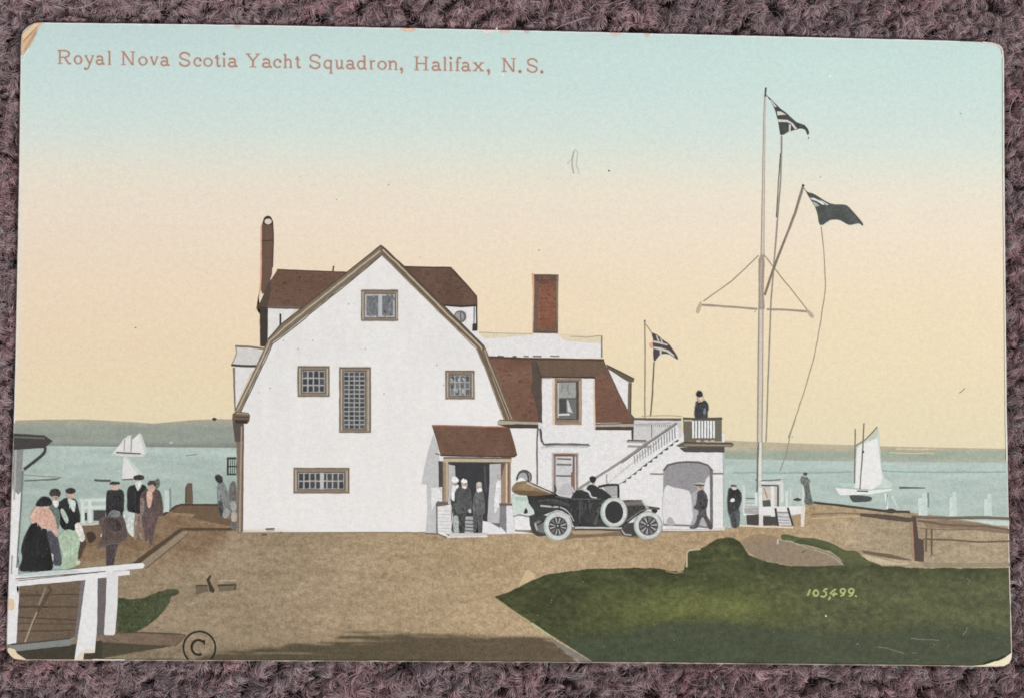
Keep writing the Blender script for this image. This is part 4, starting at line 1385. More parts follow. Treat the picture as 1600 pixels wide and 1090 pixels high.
# stairs, balcony and arch
st = Part('printed_balcony', house, 'upper balcony with white balusters and dark posts')
st.poly(cH([(345, 500), (850, 505), (850, 700), (560, 740), (340, 725)]), (206, 202, 200), .15)
st.line(cH([(340, 505), (560, 510), (850, 510)]), 3.4, (96, 88, 80))
st.line(cH([(430, 478), (700, 470), (860, 480)]), 1.2, (196, 184, 156))
for i, x in enumerate(range(375, 740, 22)):
    st.line(cH([(x, 562), (x, 585)]), 1.4, (150, 146, 146), keep=i > 0)
st.line(cH([(350, 560), (740, 548)]), 1.4, (168, 164, 162))
st.line(cH([(532, 560), (533, 700)]), 1.6, (120, 114, 112))
st.poly(cH([(275, 725), (480, 725), (480, 760), (270, 755)]), (142, 136, 132), .15)
st.line(cH([(280, 730), (470, 735)]), 2.0, (92, 86, 82))
st.line(cH([(280, 795), (520, 800)]), 3.0, (156, 152, 150), keep=False)
st.line(cH([(285, 745), (470, 750)]), 1.4, (186, 182, 178), keep=False)
stair = Part('printed_staircase', house, 'white outside staircase with a grey handrail')
stair.poly(cG([(860, 545), (1000, 430), (1240, 230), (1480, 20), (1490, 60), (1500, 180), (1040, 530)]), (229, 226, 223), .14)
for i in range(26):
    t = i / 25
    x = 860 + t * 600
    yt, yb = 505 - t * 440 - 45, 545 - t * 385
    d = .35 + .65 * t
    c = 222 - 92 * d
    if i < 10:
        stair.line(cG([(x, yt + 55), (x + 3, yb - 8)]), 1.0, (c + 36, c + 34, c + 33), keep=i > 0, r=.5)
    else:
        stair.line(cG([(x, yt + 15), (x + 2, yb - 20)]), 1.7, (c, c - 2, c - 3), r=.3)
for i in range(11):
    x, y = 965 + i * 47, 545 - i * 36.5
    stair.poly(cG([(x, y), (x + 52, y - 34), (x + 62, y - 28), (x + 52, y - 8), (x + 14, y + 4)]), (86, 82, 80) if i > 2 else (112, 108, 108), .15, keep=i > 0, r=.3)
    stair.line(cG([(x + 10, y - 2), (x + 52, y - 4)]), 1.4, (233, 231, 229), keep=False)
stair.poly(cG([(560, 605), (700, 515), (960, 350), (1240, 150), (1470, -8), (1485, 10), (1250, 168), (980, 360), (760, 500), (590, 612)]), (150, 144, 138), .14)
stair.line(cG([(980, 362), (1250, 165), (1478, 8)]), 1.6, (104, 98, 92))
stair.line(cG([(850, 460), (850, 540)]), 1.4, (168, 164, 162))
stair.line(cG([(1240, 458), (1360, 460)]), 2.0, (136, 132, 130), keep=False)
bl = Part('printed_balcony_front', house, 'balcony corner with white balusters between dark posts')
bl.poly(cH([(1000, 800), (1310, 800), (1310, 860), (880, 855), (830, 810)]), (82, 76, 72), .16)
bl.poly(cH([(870, 505), (1280, 500), (1280, 745), (880, 745)]), (112, 104, 90), .16)
bl.poly(cH([(960, 520), (1215, 520), (1210, 700), (1195, 712), (985, 712), (962, 690)]), (104, 108, 102), .16)
for i, x in enumerate((975, 1006, 1040, 1072, 1103, 1134, 1165, 1196)):
    bl.line(cH([(x, 522), (x, 706)]), 2.6 if i % 2 else 3.2, (237, 235, 231), keep=i > 0, r=.2)
bl.line(cH([(870, 500), (1000, 505), (1285, 500)]), 3.2, (84, 78, 70))
bl.line(cH([(875, 520), (965, 520)]), 2.4, (196, 182, 160), keep=False)
for x in (1010, 1090, 1160):
    bl.line(cH([(x, 738), (x + 45, 738)]), 2.6, (206, 176, 162))
bl.poly(cH([(790, 790), (870, 750), (1385, 758), (1415, 770), (1385, 800), (890, 800), (830, 800)]), (104, 94, 78), .16)
bl.line(cH([(880, 780), (1380, 785)]), 2.0, (156, 142, 118))
bl.line(cH([(880, 752), (1385, 762)]), 1.6, (76, 68, 60))
arch = Part('printed_archway', house, 'grey arched opening under the balcony')
arch.poly(cI([(100, 770), (100, 260), (140, 215), (230, 190), (330, 183), (430, 188), (510, 215), (552, 260), (556, 770)]), (172, 168, 170), .2)
arch.poly(cI([(105, 440), (105, 265), (145, 218), (240, 192), (330, 186), (430, 190), (505, 220), (540, 270), (500, 330), (480, 400), (350, 480), (250, 430)]), (150, 146, 148), .22)
arch.poly(sm(cI([(110, 425), (200, 422), (300, 440), (350, 490), (352, 760), (110, 770)]), 3), (223, 219, 218), .13)
arch.poly(cI([(500, 330), (525, 320), (530, 770), (500, 770), (470, 560), (475, 400)]), (225, 222, 221), .13)
arch.poly(cI([(525, 230), (556, 265), (558, 770), (530, 760), (530, 340)]), (112, 108, 108), .18)
arch.line(cI([(100, 265), (140, 213), (230, 190), (330, 183), (430, 188), (510, 215), (555, 265)]), 2.6, (98, 92, 90))
arch.line(cI([(100, 765), (300, 770), (550, 790)]), 3.0, (130, 124, 122), keep=False)
arch.poly(sm(cI([(130, 720), (160, 690), (190, 720), (205, 765), (135, 765)])), (176, 172, 170), .14, keep=False)
house.line(cI([(556, 293), (662, 293)]), 2.2, (128, 122, 120))
house.line(cI([(658, 100), (660, 500), (662, 790)]), 2.0, (176, 190, 182), keep=False)
house.line(cI([(90, 815), (400, 818), (660, 810)]), 2.4, (224, 214, 204), keep=False)
house.line(cI([(85, 828), (400, 826), (640, 820)]), 1.2, (128, 106, 82), keep=False)
hperson('tiny printed person in a dark suit and flat straw hat striding under the arch', [
    ([(430, 600), (488, 600), (500, 680), (552, 770), (545, 800), (518, 795), (462, 690), (410, 790), (345, 795), (385, 760), (420, 680)], (84, 80, 82)),
    ([(415, 470), (440, 445), (470, 450), (500, 500), (508, 550), (490, 620), (430, 625), (380, 610), (412, 550)], (72, 69, 71)),
    ([(412, 400), (450, 402), (445, 435), (425, 440)], (208, 174, 154)),
    ([(385, 395), (415, 380), (440, 374), (470, 384), (475, 398), (430, 400)], (208, 200, 186)),
    ([(385, 394), (430, 392), (474, 396), (472, 404), (420, 404)], (78, 72, 70))], cI)
hperson('tiny printed person in a black coat with hands clasped beside the arch', [
    ([(705, 620), (795, 610), (798, 770), (740, 790), (730, 740), (705, 660)], (88, 92, 92)),
    ([(705, 440), (730, 430), (775, 430), (812, 460), (822, 520), (800, 600), (750, 650), (705, 660), (695, 560)], (58, 58, 60)),
    ([(740, 660), (760, 660), (780, 780), (745, 785), (725, 720)], (66, 66, 68)),
    ([(718, 545), (735, 522), (755, 530), (750, 548)], (231, 227, 221)),
    ([(735, 410), (770, 410), (775, 430), (755, 440), (738, 432)], (222, 214, 206)),
    ([(728, 405), (740, 400), (772, 403), (770, 410), (740, 412)], (78, 74, 74))], cI)
hperson('tiny printed person in a dark coat and cap on the balcony', [
    ([(1000, 495), (1005, 350), (1020, 320), (1075, 305), (1120, 325), (1138, 390), (1125, 440), (1120, 492)], (60, 62, 64)),
    ([(1085, 440), (1095, 395), (1108, 405), (1100, 450)], (112, 122, 120)),
    ([(1025, 270), (1040, 258), (1075, 258), (1085, 300), (1040, 325), (1028, 300)], (216, 194, 166)),
    ([(1010, 245), (1025, 212), (1055, 210), (1075, 240), (1068, 262), (1030, 268)], (52, 48, 48))], cH)

# ======================================================================= the car
car = Part('printed_car', label='black open touring car with folded tan hood and white tyres')
car.poly(cG([(40, 965), (160, 985), (300, 1000), (420, 1055), (560, 1030), (960, 1010), (1100, 1030), (1300, 1005), (1330, 965), (960, 950), (300, 930)]), (128, 106, 82), .22)
car.poly(cG([(520, 965), (700, 960), (960, 972), (800, 990), (560, 1000)]), (178, 154, 120), .2)
seatw = Part('printed_bench', label='white garden seat half hidden behind the car')
seatw.poly(sm(cG([(5, 650), (130, 650), (150, 730), (195, 770), (200, 810), (150, 830), (100, 800), (20, 830)]), 3), (206, 216, 206), .14)
seatw.poly(cG([(15, 830), (170, 840), (170, 960), (25, 955)]), (231, 227, 227), .14)
seatw.poly(cG([(20, 660), (130, 665), (140, 690), (40, 700)]), (178, 200, 184), .14)
seatw.poly(sm(cG([(105, 805), (125, 760), (142, 800), (120, 815)])), (58, 58, 58), .15)
seatw.line(cG([(10, 840), (60, 822), (165, 845)]), 2.0, (146, 144, 146))
seatw.line(cG([(30, 965), (160, 975)]), 2.4, (150, 138, 122))
BK = (56, 57, 56)
car.poly(cG([(155, 830), (200, 820), (310, 830), (310, 1010), (230, 1015), (185, 985), (158, 910)]), (66, 66, 64), .2)
car.poly(cG([(200, 890), (240, 870), (300, 900), (290, 990), (220, 970)]), (112, 112, 108), .2)
car.line(cG([(215, 920), (285, 880)]), 2.0, (44, 44, 44))
car.line(cG([(205, 900), (225, 960)]), 3.0, (176, 176, 170))
car.poly(cG([(960, 955), (1000, 940), (1040, 900), (1110, 890), (1130, 1010), (1060, 1022), (990, 1005)]), (70, 66, 62), .18)
car.line(cG([(985, 960), (1010, 998), (1070, 1005)]), 2.4, (168, 164, 158))
car.poly(cG([(130, 645), (250, 650), (380, 625), (420, 655), (530, 675), (545, 640), (580, 605), (650, 600), (690, 625), (712, 665), (860, 665), (960, 690), (1000, 695),
             (1170, 690), (1205, 745), (1250, 750), (1320, 770), (1290, 778), (1220, 775), (1120, 830), (1050, 890), (990, 945), (570, 940), (550, 920), (520, 830), (450, 790),
             (400, 780), (300, 820), (210, 845), (195, 780), (150, 720)]), BK, .25, jit=12)
for q in ([(600, 720), (640, 700), (630, 800), (600, 860)], [(690, 730), (720, 720), (700, 790)], [(300, 680), (420, 690), (520, 740), (400, 730)], [(820, 690), (790, 800), (760, 900), (740, 900), (760, 780)]):
    car.poly(sm(cG(q)), (78, 79, 77), .25, jit=8, keep=q[0][0] != 600)
car.poly(cG([(1010, 740), (1200, 745), (1190, 770), (1080, 850), (1030, 880)]), (66, 64, 60), .2)
car.poly(cG([(990, 698), (1165, 693), (1200, 742), (1020, 742)]), (98, 92, 88), .2)
car.poly(cG([(1015, 712), (1150, 700), (1175, 728), (1030, 735)]), (124, 116, 110), .2)
car.line(cG([(1165, 695), (1200, 745)]), 2.0, (196, 194, 190), keep=False)
car.line(sm(cG([(255, 740), (350, 750), (430, 755), (490, 785), (530, 830), (555, 880)]), 4, False), 2.8, (186, 184, 178), w2=1.2)
car.line(cG([(545, 620), (560, 700)]), 1.2, (78, 78, 76))
car.line(cG([(390, 660), (560, 682), (800, 682)]), 1.6, (92, 92, 90))
car.line(cG([(565, 938), (800, 938), (985, 945)]), 2.8, (196, 194, 190))
car.line(cG([(565, 955), (980, 958)]), 2.6, (78, 68, 58), keep=False)
car.line(sm(cG([(640, 600), (690, 618), (712, 660), (760, 668)]), 3, False), 2.8, (212, 210, 206))
car.poly(cG([(820, 570), (950, 560), (955, 655), (870, 660)]), (168, 166, 164), .2)
car.line(cG([(775, 575), (860, 556), (960, 556)]), 3.0, (56, 54, 52))
car.line(cG([(952, 556), (955, 670)]), 3.6, (50, 50, 50))
car.line(cG([(800, 590), (880, 650), (890, 670)]), 1.8, (76, 76, 76))
car.line(cG([(1230, 755), (1325, 770)]), 2.6, (46, 46, 46), keep=False)
car.poly(sm(cG([(1250, 785), (1290, 775), (1305, 790), (1280, 810)])), (50, 46, 46), .15)
dabs(car, cG([(200, 690), (380, 660), (530, 690), (800, 690), (800, 900), (600, 920), (540, 820), (420, 760), (250, 730)]), (60, 61, 60), 150, 13, (.7, 1.9), 1.8, (60, 110))
dabs(car, cG([(1010, 745), (1200, 750), (1060, 860), (1030, 860)]), (66, 64, 60), 30, 13)
car.line(cG([(1030, 880), (1080, 840), (1150, 790), (1230, 765), (1300, 768)]), 1.8, (128, 126, 122), r=.3, w2=.8)
car.line(cG([(820, 690), (840, 720)]), 1.4, (104, 104, 102))
car.line(cG([(600, 690), (610, 900)]), 1.2, (84, 84, 82))
car.line(cG([(230, 700), (330, 690), (420, 700)]), 1.8, (84, 84, 82), w2=.8)
car.poly(sm(cG([(1195, 752), (1215, 742), (1228, 760), (1210, 775)])), (168, 162, 150), .2, jit=14)
driver = Part('printed_person', label='tiny printed driver in dark coat and cap inside the car')
driver.poly(sm(cG([(670, 590), (690, 560), (730, 555), (790, 590), (860, 640), (880, 668), (760, 665), (715, 655), (700, 620)]), 3), (54, 52, 52), .18)
driver.poly(sm(cG([(715, 525), (735, 520), (745, 545), (725, 550)])), (180, 160, 148), .12)
driver.poly(sm(cG([(695, 500), (710, 482), (735, 480), (755, 495), (750, 520), (735, 535), (712, 535)])), (48, 46, 46), .15)
hood = Part('printed_folded_hood', car, 'folded tan canvas hood')
hood.poly(sm(cG([(2, 590), (25, 550), (60, 530), (130, 522), (200, 545), (290, 590), (375, 622), (385, 640), (330, 640), (250, 650), (130, 650), (50, 640), (5, 615)]), 3), (140, 116, 82), .22)
hood.poly(sm(cG([(10, 610), (100, 605), (250, 615), (380, 632), (330, 645), (200, 652), (60, 645)]), 3), (112, 92, 66), .22)
hood.poly(sm(cG([(50, 560), (110, 545), (190, 565), (200, 600), (120, 600), (60, 590)]), 3), (158, 132, 98), .22, keep=False)
hood.line(cG([(130, 535), (190, 560), (290, 600), (350, 625)]), 3.2, (196, 182, 170), keep=False)
hood.line(cG([(180, 545), (290, 592), (375, 630)]), 1.6, (88, 72, 58), keep=False)
hood.line(cG([(385, 560), (395, 600), (380, 640)]), 2.4, (72, 68, 66))


def wheel(c, r_out, r_in, lbl, spokes, ang=0, spare=False, sx=1.0):
    p = Part('printed_wheel', car, lbl)
    cx, cy = cG([c])[0]
    a, b_ = r_out[0] / 5.738, r_out[1] / 5.738
    p.poly(ell(cx, cy, a, b_, 40), (176, 178, 174), .2, r=.2, step=99)
    p.poly(ell(cx + .4, cy - .4, a - 1.6, b_ - 1.6, 40), (206, 207, 203), .2, r=0, jit=8)
    p.line(ell(cx, cy, a - .3, b_ - .3, 30, 100, 250), 1.4, (168, 196, 182), r=.2)
    p.line(ell(cx, cy, a - .3, b_ - .3, 30, -40, 90), 1.2, (150, 148, 146), r=.2)
    u, v = r_in[0] / 5.738, r_in[1] / 5.738
    p.poly(ell(cx, cy, u, v, 32), (54, 54, 54) if spare else (86, 82, 82), .2, r=.2, step=99)
    if not spare:
        p.poly(ell(cx, cy, u - 1.5, v - 1.5, 32), (112, 108, 108), .2, r=.2, step=99)
        for i in range(spokes):
            t = ang + 2 * math.pi * i / spokes
            p.line([(cx + 2.5 * math.cos(t), cy + 2.5 * math.sin(t)), (cx + (u - 1.5) * math.cos(t), cy + (v - 1.5) * math.sin(t))], 1.7, (44, 42, 44), keep=i > 0, r=.2)
            t += math.pi / spokes
            if i % 3 != 1:
                p.line([(cx + 4 * math.cos(t), cy + 4 * math.sin(t)), (cx + (u - 2) * math.cos(t), cy + (v - 2) * math.sin(t))], 1.1, (196, 194, 194), r=.2)
        p.poly(ell(cx, cy, 2.6, 2.4, 12), (74, 72, 72), .15, r=.2, step=99)
        p.poly(ell(cx - .5, cy - .6, 1.2, 1.2, 8), (206, 204, 204), .1, r=0)
    return p


wheel((412, 925), (126, 130), (85, 86), 'rear spoked wheel with white tyre', 12)
wheel((1222, 920), (127, 125), (88, 88), 'front spoked wheel with white tyre', 10, .2)
wheel((915, 800), (120, 134), (82, 100), 'spare wheel with white tyre on the car side', 8, spare=True)
LVH = LV[0]
# ======================================================================= right: deck, flags, shore
LV[0] = LV0
dk = Part('printed_landing_stage', label='white railed landing stage at the foot of the flagstaff')
dk.poly(cI([(830, 395), (850, 400), (855, 600), (830, 640)]), (206, 216, 208), .14)
dk.poly(cI([(670, 560), (720, 640), (735, 770), (800, 770), (820, 700), (860, 690), (865, 770), (680, 785)]), (172, 186, 178), .16)
dk.poly(cI([(980, 350), (1200, 360), (1200, 600), (985, 600)]), (196, 204, 198), .16)
dk.poly(cI([(1010, 410), (1165, 405), (1160, 590), (1015, 590)]), (206, 194, 182), .2)
dk.poly(cI([(1015, 540), (1085, 530), (1100, 595), (1020, 600)]), (88, 88, 86), .2)
dk.line(cI([(1005, 402), (1165, 402)]), 2.4, (86, 80, 76))
dk.line(cI([(1160, 405), (1160, 600)]), 3.2, (92, 90, 88))
dk.line(cI([(950, 350), (1080, 356), (1185, 346)]), 2.2, (112, 112, 104))
dk.line(cI([(1030, 420), (1060, 520)]), 2.0, (168, 140, 126), keep=False)
for i, (x0, y0, y1, wd, c) in enumerate(((845, 400, 600, 3.4, 210), (955, 470, 590, 3.4, 222), (995, 420, 600, 5.0, 224), (1108, 410, 770, 5.4, 224), (1195, 370, 560, 4.5, 216), (1240, 450, 600, 4.5, 214), (1275, 420, 580, 2.4, 200), (1392, 410, 590, 4.0, 206), (1360, 470, 560, 2.4, 204))):
    dk.line(cI([(x0, y0), (x0 + 2, y1)]), wd, (c, c + 2, c - 3), keep=i > 0, r=.3)
for i, (x0, x1, y, wd, c) in enumerate(((860, 945, 520, 1.6, 96), (855, 945, 548, 2.2, 206), (990, 1200, 372, 3.0, 214), (860, 980, 580, 2.6, 208))):
    dk.line(cI([(x0, y), (x1, y + 2)]), wd, (c, c + 2, c), keep=i > 0)
dk.poly(sm(cI([(1300, 535), (1340, 515), (1375, 530), (1360, 545)])), (66, 70, 68), .15)
dk.poly(cI([(830, 610), (990, 600), (1380, 590), (1410, 600), (1400, 780), (1370, 780), (1372, 660), (1260, 680), (990, 672), (840, 680)]), (228, 225, 221), .14)
dk.poly(cI([(845, 612), (980, 600), (985, 670), (850, 660)]), (172, 166, 164), .18)
dk.poly(cI([(865, 672), (980, 668), (985, 770), (870, 765)]), (72, 66, 64), .2)
dk.poly(cI([(1018, 680), (1110, 690), (1155, 690), (1160, 768), (1018, 772)]), (76, 68, 66), .2)
dk.poly(cI([(1285, 680), (1370, 665), (1372, 775), (1300, 775)]), (172, 142, 112), .2)
dk.line(cI([(1002, 670), (1002, 778)]), 6.5, (222, 216, 210))
dk.line(cI([(800, 772), (1000, 780), (1300, 790)]), 2.6, (222, 206, 186))
dk.poly(cI([(1150, 640), (1255, 640), (1285, 770), (1165, 770)]), (206, 202, 202), .16)
for y in (650, 690, 720, 745):
    dk.line(cI([(1155, y), (1265, y + 3)]), 2.0 if y == 650 else 1.2, (132, 128, 128), keep=y > 650)
dk.line(cI([(1135, 610), (1160, 775)]), 3.4, (66, 62, 60))
dk.line(cI([(1250, 605), (1298, 772)]), 3.4, (66, 62, 60))
dk.line(cI([(1392, 600), (1385, 782)]), 5.0, (226, 212, 196))
hperson('tiny printed person in a long grey coat standing alone on the shore', [
    ([(1400, 390), (1440, 380), (1460, 480), (1478, 570), (1410, 570), (1412, 480)], (100, 104, 98)),
    ([(1370, 345), (1385, 318), (1425, 325), (1455, 360), (1440, 380), (1405, 400), (1375, 380)], (112, 118, 110)),
    ([(1395, 300), (1410, 300), (1415, 318), (1398, 318)], (190, 176, 156)),
    ([(1395, 295), (1405, 283), (1428, 290), (1420, 306)], (62, 62, 60))], cI)

sh2 = Part('printed_sea_wall', label='dark shore edge and timber fence rail at the right border')
sh2.line(cM([(215, 565), (400, 585), (690, 622), (850, 628)]), 3.6, (72, 60, 48))
sh2.poly(sm(cM([(690, 610), (730, 605), (765, 620), (740, 636), (700, 632)])), (70, 66, 56), .15)
sh2.poly(cM([(930, 690), (1100, 678), (1330, 705), (1504, 740), (1504, 772), (1200, 740), (960, 730)]), (140, 118, 96), .22)
sh2.poly(cM([(1100, 680), (1200, 678), (1420, 715), (1503, 720), (1503, 690), (1350, 682), (1200, 676)]), (196, 210, 202), .14)
sh2.line(cM([(860, 660), (1100, 668), (1320, 664), (1503, 672)]), 4.6, (116, 100, 86))
sh2.line(cM([(900, 684), (1100, 712), (1350, 722), (1503, 745)]), 3.0, (110, 90, 72), r=.6)
sh2.poly(cM([(520, 635), (700, 645), (880, 670), (885, 700), (700, 680), (525, 655)]), (88, 76, 64), .2)
sh2.line(cM([(200, 645), (400, 635), (520, 640)]), 2.0, (132, 110, 84))
sh2.line(cM([(200, 670), (400, 658), (520, 655)]), 3.0, (196, 166, 126))
sh2.line(cM([(915, 735), (1100, 745), (1300, 742), (1503, 760)]), 1.8, (126, 106, 84))
sh2.line(cM([(940, 805), (1130, 812), (1300, 825), (1505, 820)]), 2.6, (112, 86, 66))
sh2.line(cM([(958, 740), (955, 890)]), 3.0, (112, 92, 74), keep=False)
sh2.line(cM([(993, 740), (992, 920)]), 3.0, (104, 86, 70))
sh2.line(cM([(860, 690), (868, 880), (880, 940)]), 4.0, (168, 128, 104), keep=False)
sh2.poly(cM([(865, 655), (890, 660), (905, 800), (940, 810), (943, 955), (880, 950), (875, 800)]), (84, 69, 61), .18)
sh2.poly(cM([(540, 905), (640, 930), (760, 960), (880, 960), (820, 975), (660, 975), (560, 935)]), (198, 178, 146), .18)
sh2.poly(cM([(530, 880), (600, 890), (720, 905), (870, 945), (800, 945), (640, 918), (545, 900)]), (110, 92, 74), .2)
sh2.poly(cM([(940, 960), (1200, 965), (1505, 962), (1505, 985), (1200, 992), (940, 985)]), (150, 138, 112), .2)
sh2.line(sm(cM([(975, 930), (990, 912), (1015, 918), (1020, 940), (1000, 950)]), 3, False), 1.4, (150, 140, 116))
for i, (x, y0, y1, wd) in enumerate(((935, 535, 650, 15), (1133, 530, 655, 12), (1362, 540, 650, 12))):
    pp = Part('printed_white_pile', label='white pier pile rising from the water, %s' % ('left of the three beside a dark pole', 'the middle one', 'the one at the right border')[i])
    pp.line(cM([(x, y0), (x, y1)]), wd, (206, 216, 208), keep=False)
    pp.line(cM([(x + 8, y0 - 35), (x + 12, y1)]), wd * .55, (196, 210, 202), keep=False)
    if i == 0:
        pp.line(cM([(970, 500), (970, 600)]), 2.6, (124, 138, 128))
yt = Part('printed_yacht', label='white yacht with a tall gaff sail at the right')
yt.poly(cM([(500, 195), (540, 175), (635, 68), (645, 90), (655, 250), (660, 330), (680, 400), (740, 440), (720, 470), (480, 470), (490, 300)]), (200, 212, 202), .12)
yt.poly(cM([(502, 210), (530, 185), (620, 140), (638, 150), (652, 290), (668, 395), (660, 440), (600, 480), (490, 470)]), (233, 230, 226), .1)
yt.poly(cM([(575, 140), (635, 68), (640, 95), (625, 145), (580, 165)]), (200, 200, 178), .14)
yt.line(cM([(548, 45), (540, 200), (520, 480)]), 2.0, (112, 108, 92))
yt.line(cM([(490, 82), (488, 300), (485, 440)]), 1.8, (120, 116, 100))
yt.line(cM([(495, 190), (560, 150), (635, 68)]), 1.8, (128, 120, 100), keep=False)
yt.poly(sm(cM([(536, 228), (545, 224), (550, 235), (540, 242)])), (58, 56, 54), .1)
yt.poly(cM([(355, 468), (500, 480), (600, 485), (725, 475), (735, 485), (600, 510), (390, 517)]), (233, 231, 227), .1)
yt.poly(cM([(340, 430), (480, 436), (480, 460), (400, 462)]), (182, 206, 194), .1)
yt.poly(sm(cM([(455, 520), (520, 518), (595, 530), (590, 555), (530, 562), (475, 560)])), (74, 80, 76), .16)
yt.line(cM([(500, 490), (575, 492)]), 2.2, (84, 78, 70))
yt.line(cM([(690, 505), (700, 610)]), 5, (221, 231, 223), w2=3)
yt.line(cM([(730, 520), (770, 605)]), 5, (196, 214, 204), w2=2)
yt.line(cM([(700, 510), (695, 590)]), 1.2, (116, 122, 112), keep=False)

# flagstaff
fs = Part('printed_flagstaff', label='tall white flagstaff with yard, gaff and stays')
fs.line(cK([(90, 905), (300, 755), (500, 565)]), 1.8, (166, 148, 128), r=.3)
fs.line(cK([(540, 560), (600, 640), (700, 765), (870, 980)]), 1.8, (160, 144, 126), r=.3)
fs.line(cK([(70, 932), (290, 945), (490, 962)]), 3.2, (162, 146, 130), r=.3)
fs.line(cK([(560, 965), (700, 968), (870, 982)]), 3.2, (162, 146, 130), r=.3)
fs.poly(sm(cK([(70, 905), (78, 930), (60, 990), (40, 992), (42, 960)]), 3), (196, 178, 152), .14)
fs.poly(sm(cK([(850, 965), (880, 975), (910, 1015), (900, 1030), (875, 1015)]), 3), (188, 170, 146), .14)
fs.line([(1221.5, 213), (1220, 280), (1212, 380), (1205, 470), (1200, 600), (1197, 690)], 2.6, (150, 142, 132), keep=False, w2=2.0)
fs.line([(1219.5, 240), (1216, 290), (1213, 340)], 1.4, (84, 78, 72), keep=False)
fs.line(cM([(100, 0), (80, 60), (50, 140)]), 1.4, (150, 142, 118))
fs.line([(1283, 352), (1288, 400), (1290, 450), (1283, 500), (1272, 560), (1257, 610), (1244, 650), (1234, 682), (1228, 712), (1219, 735)], 1.4, (160, 148, 130), r=.3)
MAST = [(1196.3, 138), (1194.5, 180), (1193, 280), (1191.5, 390), (1189, 480), (1188, 600), (1187, 690), (1186.5, 752)]
for wd0, wd1, c, dx in ((0, 1.0, (158, 146, 134), 0), (0, .55, (212, 200, 182), .2)):
    n = len(MAST)
    ww = [np.interp(y, [138, 280, 390, 480, 600, 752], [2.6, 4.4, 5.8, 8.2, 9.0, 8.2]) * wd1 for _, y in MAST]
    left = [(x + dx - w_ / 2, y) for (x, y), w_ in zip(MAST, ww)]
    right = [(x + dx + w_ / 2, y) for (x, y), w_ in zip(MAST, ww)]
    fs.poly(left + right[::-1], c, .12, r=.15, step=20)
fs.poly([(1183.5, 690), (1190, 690), (1190, 750), (1183, 750)], (222, 220, 210), .1)
fs.line([(1185, 690), (1184, 720), (1183, 768)], 2.6, (118, 108, 102), keep=False)
fs.line([(1196.8, 137), (1195.5, 152)], 2.6, (82, 78, 72))
fs.poly(cK([(498, 600), (515, 560), (540, 560), (545, 640), (535, 800), (545, 960), (500, 965), (500, 720)]), (164, 148, 136), .14)
fs.line(cK([(520, 600), (515, 800), (520, 950)]), 2.4, (186, 170, 154))
fs.line(cK([(830, 45), (770, 250), (690, 460), (600, 690), (545, 860)]), 3.6, (132, 117, 104), keep=False)
fs.line(cK([(836, 60), (775, 260), (700, 450)]), 1.4, (168, 152, 134), keep=False)
fs.poly(ell(1255, 290, 2.2, 2.0, 8), (62, 58, 54), .1, r=0)


def flag(lbl, cv, dark, pieces, colr=(70, 72, 70)):
    p = Part('printed_flag', label=lbl)
    p.poly(sm(cv([(x + 6, y + 8) for x, y in dark]), 3), (222, 222, 208), .1)
    p.poly(sm(cv(dark), 3), colr, .25, jit=8)
    dabs(p, sm(cv(dark), 3), colr, 26, 9)
    for i, (pts, c) in enumerate(pieces):
        p.poly(cv(pts), c, .12, keep=i > 0, r=.15)
    return p


flag('dark striped flag at the top of the tall flagstaff', cJ,
     [(670, 165), (700, 190), (770, 260), (860, 335), (940, 405), (1010, 435), (1040, 465), (1052, 500), (1040, 522), (1020, 480), (985, 465), (930, 475), (870, 495), (825, 518), (795, 515), (780, 420), (760, 340), (730, 260), (695, 200)],
     [([(765, 312), (800, 312), (850, 340), (770, 346)], (216, 212, 200)),
      ([(772, 382), (860, 388), (905, 415), (945, 465), (925, 472), (890, 420), (850, 406), (778, 404)], (216, 214, 206)),
      ([(872, 425), (890, 428), (888, 490), (872, 495)], (206, 208, 200)),
      ([(700, 205), (720, 215), (765, 270), (745, 275)], (206, 204, 190)),
      ([(1042, 540), (1050, 540), (1052, 556), (1044, 556)], (92, 92, 88))])
flag('dark plain fielded flag flying from the gaff', cK,
     [(835, 60), (860, 95), (920, 115), (1030, 180), (1130, 190), (1170, 210), (1265, 318), (1268, 345), (1240, 330), (1170, 340), (1100, 305), (1030, 305), (955, 342), (930, 240), (890, 160), (855, 105)],
     [([(880, 140), (910, 140), (960, 165), (1000, 188), (975, 190), (930, 165), (890, 150)], (231, 231, 225)),
      ([(895, 165), (930, 180), (950, 198), (918, 205)], (176, 182, 172)),
      ([(945, 150), (985, 168), (1020, 190), (1000, 195)], (206, 204, 196))], (80, 84, 80))
fp = Part('printed_flagpole', label='short thin flagpole behind the balcony')
fp.line(cL([(143, 105), (146, 400), (143, 900)]), 1.8, (146, 132, 112), r=.2)
fp.line(cL([(218, 440), (205, 700), (190, 880)]), 2.2, (118, 106, 92), r=.2)
fp.line(cL([(148, 135), (205, 215)]), 1.4, (150, 138, 118))
fp.poly(ell(1007.6, 502, 1.2, 2, 8), (60, 56, 52), r=0)
